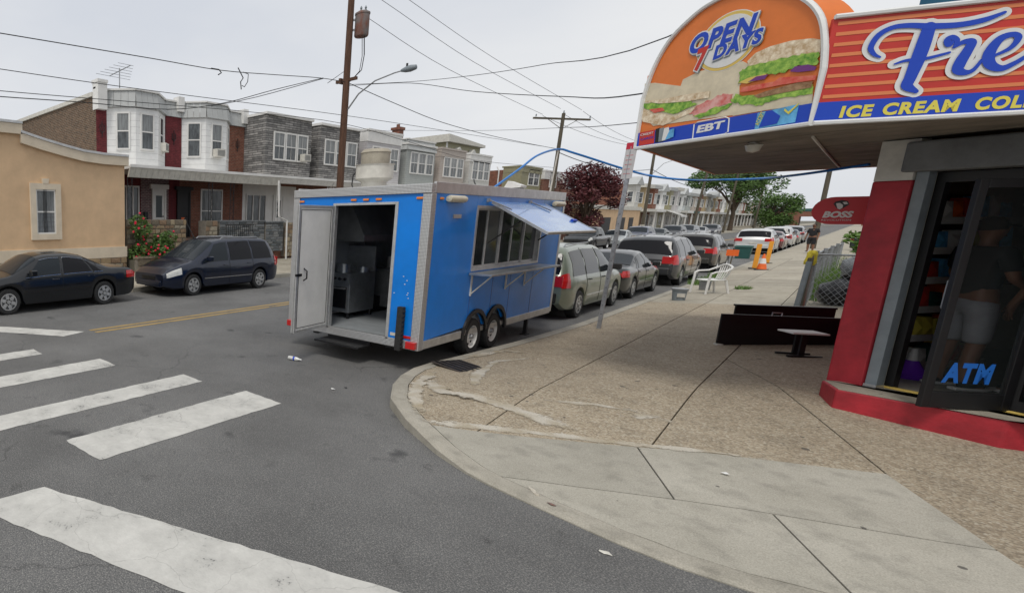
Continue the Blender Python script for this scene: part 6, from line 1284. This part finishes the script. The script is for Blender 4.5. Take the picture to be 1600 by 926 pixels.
# parking sign
SG = thing('parking_sign', 'leaning grey steel post with a small red and white parking sign', 'sign post', (-2.96, 13.56, pz(-2.96, 13.56))); SG.rotation_euler = (0, R(1.6), R(0))
m = MB(); m.box(-.032, .032, -.02, .02, -.02, 3.55); m.build('post', 'steel', SG); m = MB(); m.box(-.12, .12, -.026, -.021, 2.95, 3.62); sp_ = m.build('sign_plate', 'parkwhite', SG); sp_.rotation_euler = (0, 0, R(-38))
m = MB(); m.box(-.12, .12, -.0285, -.0265, 3.5, 3.62); m.build('red_header', 'signred', sp_)
for i in range(5): m = MB(); m.box(-.08, .07-.02*(i % 2), -.0285, -.0265, 3.04+i*.085, 3.048+i*.085); m.build('printed_line', 'signred', sp_)
for i in range(14): m = MB(); m.cyl((0, -.0205, .3+i*.18), (0, -.0215, .3+i*.18), .008, n=6); m.build('punch_hole', 'dark', SG)
# white plastic chair
CH = thing('plastic_chair', 'white moulded plastic armchair standing on the pavement by the kerb', 'chair', (-2.5, 22.3, pz(-2.5, 22.3)), R(-48))
def rib(u, z0, z1, y0, y1): m = MB(); m.tube([(u*.8, y0, z0), (u*.95, (y0+y1)/2+.02, (z0+z1)/2), (u, y1, z1)], .014, 5); return m
m = MB(); P = [[(x*(.21+.03*(j/4)), -.22+j*.11, .42-.02*math.cos(x*1.4)+(.012*j/4 if j < 4 else .02)) for x in (-1, -.5, 0, .5, 1)] for j in range(5)]; m.grid(P); m.build('seat', 'white', CH, smooth=True, solid=.02)
for u in (-.18, -.11, -.04, .04, .11, .18): rib(u, .43, .83-.7*u*u, .22, .33).build('back_slat', 'white', CH, smooth=True)
m = MB(); m.tube([(x, .33-.35*x*x, .86-1.5*x*x) for x in [-.24+.04*i for i in range(13)]], .028, 6); m.build('back_rail', 'white', CH, smooth=True)
for s in (-1, 1):
    m = MB(); m.tube([(s*.24, .3, .77), (s*.29, .12, .67), (s*.3, -.12, .65), (s*.29, -.22, .6)], .025, 6); m.build('arm', 'white', CH, smooth=True)
    m = MB(); m.tube([(s*.29, -.22, .62), (s*.27, -.24, .4), (s*.28, -.27, 0)], [.022, .03, .025], 6); m.build('leg', 'white', CH, smooth=True); m = MB(); m.tube([(s*.2, .22, .42), (s*.23, .27, .2), (s*.25, .31, 0)], [.03, .028, .024], 6); m.build('leg', 'white', CH, smooth=True)
BK = thing('bucket', 'grey plastic bucket with lid beside the white chair', 'bucket', (-2.78, 20.0, pz(-2.78, 20)), .4); m = MB(); m.lathe([(.001, 0), (.13, 0), (.15, .26), (.165, .27), (.165, .3)], (0, 0, 0), (0, 0, 1), 20); m.build('pail', 'grey_paint', BK, smooth=True); m = MB(); m.cyl((0, 0, .3), (0, 0, .325), .172, n=20); m.build('lid', 'steel', BK); m = MB(); m.box(-.08, .08, -.152, -.142, .1, .2); m.build('paper_label', 'offwhite', BK)
B2 = thing('bucket', 'small dark grey tub behind the white chair legs', 'tub', (-2.75, 23.6, pz(-2.75, 23.6))); m = MB(); m.lathe([(.001, 0), (.15, 0), (.17, .25), (.185, .27), (.15, .27)], (0, 0, 0), (0, 0, 1), 4); m.build('body', 'grey_shutter', B2)
# cellar hatch standing open, small table
HT = thing('cellar_hatch', 'black steel cellar hatch with both door leaves propped upright on the pavement', 'cellar hatch', (-1.2, 12.5, pz(-1.2, 12.5)), R(37))
m = MB(); m.box(0, 1.55, 0, .03, 0, .52); h1_ = m.build('hatch_leaf', 'black', HT, bevel=.004); m = MB(); m.box(.72, 2.05, .9, .93, .0, .54); h2_ = m.build('hatch_leaf', 'black', HT, bevel=.004)
m = MB(); m.box(.72, 2.05, .88, .96, .54, .57); m.build('leaf_flange', 'black', h2_);  m = MB(); m.tube([(.62, -.01, .52), (.62, -.01, .57), (.74, -.01, .57), (.74, -.01, .52)], .01); m.build('handle', 'alu', h1_); m = MB(); m.box(-.02, .06, -.05, .04, 0, .025); m.build('foot', 'offwhite', HT)
TB_ = thing('small_table', 'small black pedestal table with a white top before the black hatch', 'table', (-.33, 12.0, pz(-.33, 12)), R(36))
m = MB(); m.box(-.2, .2, -.14, .14, .34, .365); m.build('table_top', 'white', TB_, bevel=.008); m = MB(); m.box(-.03, .03, -.05, -.02, .02, .34); m.build('pedestal', 'black', TB_); m = MB(); m.box(-.03, .03, .05, .08, .02, .34); m.build('pedestal', 'black', TB_)
for y in (-.1, .1): m = MB(); m.box(-.19, .19, y-.015, y+.015, 0, .03); m.build('foot', 'black', TB_)
# fence, bags, weeds beyond the store
FN = thing('chain_link_fence', 'grey chain link fence with leaning posts beyond the store', 'fence', (-.62, 19.4, pz(-.6, 19.4)))
for i, (x, y) in enumerate(((0, 0), (.07, 1.9), (.12, 4), (.16, 6.4), (.2, 8.8), (1.4, -.1))): m = MB(); m.cyl((x, y, 0), (x+.03, y, 1.28), .035, n=8); m.build('post', 'steel', FN)
m = MB(); m.tube([(0, 0, 1.2), (.2, 8.8, 1.2)], .022, 6); m.build('top_rail', 'steel', FN); m = MB(); m.tube([(0, 0, 1.2), (1.4, -.1, 1.2)], .022, 6); m.build('top_rail', 'steel', FN)
m = MB()
for a, b, n_ in (((0, 0), (.2, 8.8), 64), ((0, 0), (1.4, -.1), 14)):
    for i in range(-8, n_):
        for s in (1, -1):
            t0, t1 = i/n_, (i+9)/n_
            if s < 0: t0, t1 = t1, t0
            q = []
            for k in range(2):
                t = (t0, t1)[k]; z = (.04, 1.2)[k]; q.append([t, z])
            (ta, za), (tb, zb) = q
            for lim in (0, 1):
                if (ta-lim)*(tb-lim) < 0:
                    f = (lim-ta)/(tb-ta); zc = za+(zb-za)*f
                    if (lim == 0) == (ta < tb): ta, za = lim, zc
                    else: tb, zb = lim, zc
            P0 = (a[0]+(b[0]-a[0])*ta, a[1]+(b[1]-a[1])*ta, za); P1_ = (a[0]+(b[0]-a[0])*tb, a[1]+(b[1]-a[1])*tb, zb)
            m.tube([P0, P1_], .004, 3)
wm = m.build('mesh_wire', 'steel', FN); wm['kind'] = 'stuff'
for i in range(3): m = MB(); m.obox((.0-.03*i, -.12-.09*i, 0), (.02, .05, 0), (-.07, .02, 0), (.02*i, .03*i, 1.2-.08*i)); m.build('board', ('rust', 'wood2', 'grey_paint')[i], FN)
YB = thing('yellow_cloth', 'yellow cloth bundle hung over the fence end post', 'cloth', (-.66, 19.35, pz(-.6, 19.3)+1.05)); YB.scale = (.6, .6, .8); m = MB(); rq = random.Random(4)
m.lathe([(.001, .3), (.07, .29), (.12, .22), (.13, .1), (.16, -.05), (.12, -.12), (.001, -.1)], (0, 0, 0), (.1, 0, 1), 14); m.v = [(x+rq.uniform(-.025, .025), y+rq.uniform(-.025, .025), z) for x, y, z in m.v]; m.build('bundle', 'yellow', YB, smooth=True)
def bag(label, p, r, mat, sd):
    rq = random.Random(sd); t = thing('trash_bag', label, 'trash bag', p, rq.random()*6, 'trash bags behind the fence'); m = MB(); prof_ = [(.001, 0), (r*.8, .02), (r, r*.5), (r*.85, r*1.0), (r*.35, r*1.35), (r*.12, r*1.45), (r*.2, r*1.6)]
    m.lathe(prof_, (0, 0, 0), (0, 0, 1), 22); m.v = [(x*(1+rq.uniform(-.1, .1)), y*(1+rq.uniform(-.1, .1)), z+rq.uniform(-.03, .03)*(z > .05)) for x, y, z in m.v]; m.build('sack', mat, t, smooth=True, ang=60)
bag('black trash bag low behind the chain link fence', (-.1, 19.95, pz(0, 20)), .42, 'bagplastic', 1); bag('black trash bag tied beside the store end wall', (.35, 20.6, pz(0, 20)), .5, 'bagplastic', 2); bag('pale grey trash bag lying on top of the black bags', (.1, 20.3, pz(0, 20)+.62), .36, 'bagclear', 3); bag('black trash bag farther back along the fence', (.0, 22.3, pz(0, 20)), .45, 'bagplastic', 4)
# orange posts, cone, bins
for i, (x, y, ln, lb) in enumerate(((-2.72, 35.5, 5, 'orange yellow delineator post beside the traffic cone'), (-2.72, 40.4, 6, 'orange yellow delineator post farther from the traffic cone'))):
    t = thing('delineator_post', lb, 'post', (x, y, pz(x, y)), 0, 'orange delineator posts'); t.rotation_euler = (0, R(ln*.25), 0); m = MB(); m.box(-.075, .075, -.03, .03, 0, 1.1); m.build('board', 'deline', t, bevel=.01); m = MB(); m.box(-.18, .18, -.12, .12, 0, .04); m.build('base', 'rubber', t)
CN = thing('traffic_cone', 'orange traffic cone with white collar between the delineator posts', 'traffic cone', (-2.45, 34.7, pz(-2.45, 35))); CN.scale = (.85,)*3; m = MB(); m.box(-.24, .24, -.24, .24, 0, .04); m.build('base', 'rubber', CN); m = MB(); m.lathe([(.18, .04), (.035, .8), (.02, .81)], (0, 0, 0), (0, 0, 1), 18); m.build('cone', 'cone', CN, smooth=True); m = MB(); m.lathe([(.128, .32), (.078, .58)], (0, 0, 0), (0, 0, 1), 18); m.build('collar', 'white', CN, smooth=True)
GB = thing('storage_bin', 'dark green plastic bin standing at the kerb before the white car', 'bin', (-4.3, 48.6, 0)); m = MB(); m.lathe([(.4, 0), (.48, .65), (.52, .66), (.52, .72)], (0, 0, 0), (0, 0, 1), 4); m.build('body', 'green_bin', GB); m = MB(); m.lathe([(.53, .72), (.5, .78), (.001, .82)], (0, 0, 0), (0, 0, 1), 4); m.build('lid', 'green_bin', GB)
O2 = thing('warning_board', 'small orange warning board on a short post by the bronze car', 'sign', (-3.1, 31.5, pz(-3.1, 31.5))); m = MB(); m.cyl((0, 0, 0), (.05, 0, .9), .02); m.build('stick', 'wood2', O2); m = MB(); m.box(-.14, .2, -.02, .0, .75, 1.0); m.build('board', 'cone', O2)
PB = thing('bystander', '', ''); bpy.data.objects.remove(PB)
person('person in dark clothes standing on the pavement far beyond the cone', (-2.0, 55, pz(-2, 55)), R(160), 'cloth_black', 'cloth_black', ((-.25, -.02, 1.15), (-.26, .08, .9), (0, .2, -1)), ((.25, -.02, 1.15), (.26, .08, .9), (0, .2, -1)))
make_car('pickup', cp((.02, .03, .026), 'bottle'), 'parked_car', 'dark green pickup truck parked on the lot past the fence', (1.2, 62, .05), R(70), 'pickup', 'cars on the lot past the fence', detail=1); make_car('suv', cp((.58, .58, .57), 'white3'), 'parked_car', 'white sport utility car on the lot behind the green pickup', (1.6, 72, .05), R(80), 'car', 'cars on the lot past the fence', detail=1)
# bottle and litter
BT = thing('plastic_bottle', 'crushed clear plastic bottle with blue label lying on the asphalt', 'bottle', tuple(gz(460, 563, 0)), R(10)); m = MB(); m.lathe([(.001, -.11), (.03, -.11), (.034, -.09), (.034, .04), (.03, .06), (.012, .1), (.012, .11)], (0, 0, .035), (1, 0, 0), 14); m.build('shell', 'clear_lens', BT, smooth=True); m = MB(); m.lathe([(.0352, -.02), (.0352, .01)], (0, 0, .035), (1, 0, 0), 14); m.build('paper_label', 'sblue', BT, smooth=True); m = MB(); m.cyl((.11, 0, .035), (.128, 0, .035), .014, n=10); m.build('cap', 'swhite', BT)
for i, (u, v, lb) in enumerate(((520, 608, 'scrap of white paper on the asphalt near the bottle'), (540, 606, 'dark crumpled scrap on the asphalt near the bottle'), (945, 864, 'pale paper scrap on the asphalt beside the corner kerb'), (865, 773, 'dried brown leaf on the corner slab'), (1132, 748, 'white scrap lying on the smooth corner slab'))):
    p = gz(u, v, 0) if i < 3 else gz(u, v, .12); z = 0 if i < 3 else pz(p.x, p.y)+.003; rq = random.Random(i); m = MB(); pts = [(.035*math.cos(t)*rq.uniform(.6, 1.3), .022*math.sin(t)*rq.uniform(.6, 1.3), rq.uniform(.004, .02)) for t in [2*math.pi*k/8 for k in range(8)]]; m.add(pts+[(0, 0, .018)], [(k, (k+1) % 8, 8) for k in range(8)]); o = m.build('litter', ('swhite', 'black', 'offwhite', 'rust', 'swhite')[i]); o.location = (p.x, p.y, z); tag(o, lb, 'litter', 'litter at the corner')
# ---------------------------------------------------------------- vegetation
def leaf_cloud(name, clumps, n, size, mat, parent, seed, kind=None):
    rq = random.Random(seed); m = MB(); vs, fs = [], []
    tot = sum(c[3]**2 for c in clumps)
    for cx, cy, cz, cr in clumps:
        for _ in range(int(n*cr*cr/tot)):
            while True:
                d = Vector((rq.uniform(-1, 1), rq.uniform(-1, 1), rq.uniform(-1, 1)))
                if .05 < d.length < 1: break
            d = d.normalized()*(.35+.65*rq.random()**.45); p = Vector((cx, cy, cz))+Vector((d.x*cr, d.y*cr, d.z*cr*.8)); s = size*rq.uniform(.6, 1.3)
            a = Vector((rq.uniform(-1, 1), rq.uniform(-1, 1), rq.uniform(-.6, .6))).normalized(); b = a.cross(Vector((rq.uniform(-1, 1), rq.uniform(-1, 1), rq.uniform(-1, 1)))).normalized(); o = len(vs)
            vs += [p-a*s, p-b*s*.45, p+a*s, p+b*s*.45]; fs.append((o, o+1, o+2, o+3))
    m.add(vs, fs); o = m.build(name, mat, parent)
    if kind: o['kind'] = kind
    return o
def tree(name, label, loc_, h, crown_r, mat, n, leaf, seed, trunk=.16, clumps=26, lo=.35, flat_=.75, group=None):
    rq = random.Random(seed); T_ = thing(name, label, 'tree', loc_, 0, group); m = MB(); m.tube([(0, 0, 0), (.05, .03, h*.2), (-.04, .05, h*.42), (.05, 0, h*.7)], [trunk*1.25, trunk, trunk*.8, trunk*.35], 9)
    cl = []
    for i in range(clumps):
        t = rq.random()*2*math.pi; rr_ = crown_r*rq.random()**.5*.85; z = h*(lo+(1-lo)*rq.random()*.9); k = 1-abs((z/h-lo)/(1-lo)-.45)*.9; x, y = math.cos(t)*rr_*k, math.sin(t)*rr_*k
        cl.append((x, y, z, crown_r*rq.uniform(.2, .38))); zb = h*rq.uniform(.2, .45); m.tube([(0, 0, zb), (x*.4, y*.4, zb+(z-zb)*.55), (x, y, z)], [trunk*.45, trunk*.28, trunk*.08], 5)
    m.build('trunk', 'bark', T_, smooth=True); leaf_cloud('crown', cl, n, leaf, mat, T_, seed+1); return T_
tree('red_tree', 'dark red leaved tree standing before the low tan garage', (-15.9, 62.5, .2), 7.2, 3.2, 'leaf_red', 9000, .13, 21, lo=.25, clumps=34)
tree('green_tree', 'large spreading green tree towering over the third terrace', (-15.6, 150, .2), 13.0, 7.0, 'leaf_far', 9000, .27, 31, .3, 26, lo=.55); tree('green_tree', 'bushy green tree by the far end of the third terrace', (-14.6, 205, 0), 9.0, 5.6, 'leaf', 8000, .26, 41, .3, 34, lo=.1)
for i, (x, y, h, r) in enumerate(((-34, 70, 11, 3.0), (-33, 112, 10, 2.5), (-31, 122, 10.5, 2.2))): tree('background_tree', ('dark tree top behind the second terrace', 'small dark tree top behind the cream row house', 'rusty dark tree top behind the yellow tan house')[i], (x, y, 0), h, r, 'leaf' if i < 2 else 'leaf_red', 2500, .25, 50+i, lo=.5)
RB = thing('rose_bush', 'leafy rose bush full of red blooms against the tan building', 'bush', (-16.9, 12.7, .55)); m = MB()
rq = random.Random(8); cl = [(rq.uniform(-.3, .5), rq.uniform(-.9, 1.2), rq.uniform(.2, 1.2), rq.uniform(.3, .5)) for _ in range(14)]+[(.0, -.75, 1.75, .35), (0, -.6, 1.45, .45), (.35, 1.3, .25, .4), (.3, 1.6, .15, .35)]
for c in cl[:10]: m.tube([(0, c[1]*.3, 0), (c[0]*.6, c[1]*.7, c[2]*.6), c[:3]], [.03, .02, .008], 5)
m.build('stems', 'bark', RB, smooth=True); leaf_cloud('foliage', cl, 6500, .06, 'leaf', RB, 9); m = MB()
for i in range(70):
    c = rq.choice(cl); d = Vector((abs(rq.gauss(0, 1))+.4, rq.gauss(0, 1)-.4, rq.gauss(0, .8))).normalized(); p = Vector(c[:3])+d*c[3]*.98; m.lathe([(.001, .03), (.035, .03), (.05, .0), (.03, -.03), (.001, -.03)], p, d, 7)
fl_ = m.build('blooms', 'rose', RB, smooth=True); fl_['kind'] = 'stuff'
def weeds(label, pts, seed, h=.14, n=60):
    rq = random.Random(seed); m = MB()
    for cx, cy, r_ in pts:
        for _ in range(n): t = rq.random()*6.3; q = r_*rq.random()**.5; x, y = cx+math.cos(t)*q*.5, cy+math.sin(t)*q; z = pz(x, y); a = rq.random()*6.3; hh = h*rq.uniform(.4, 1.2); m.add([(x-.012, y, z), (x+.012, y, z), (x+math.cos(a)*.07, y+math.sin(a)*.07, z+hh)], [(0, 1, 2)])
    o = m.build('weeds', 'grass', None); o['kind'] = 'stuff'; return tag(o, label, 'weeds')
weeds('green weeds growing along the kerb near the white chair', [(-3.2, 26, .5), (-3.15, 28, .6), (-3.2, 30, .5)], 3, .2, 140); weeds('patch of weeds in the pavement joint beyond the chair', [(-2.0, 24.2, .35)], 4, .1, 120); weeds('tall weeds growing through the chain link fence', [(-.3, 21, .6), (-.1, 23, 1), (-.1, 26, 1)], 5, .9, 160)
tree('fence_shrub', 'leafy green shrub leaning over the fence past the store', (.5, 25, .3), 2.4, 1.1, 'grass', 1500, .1, 77, .04, 12, lo=.2)
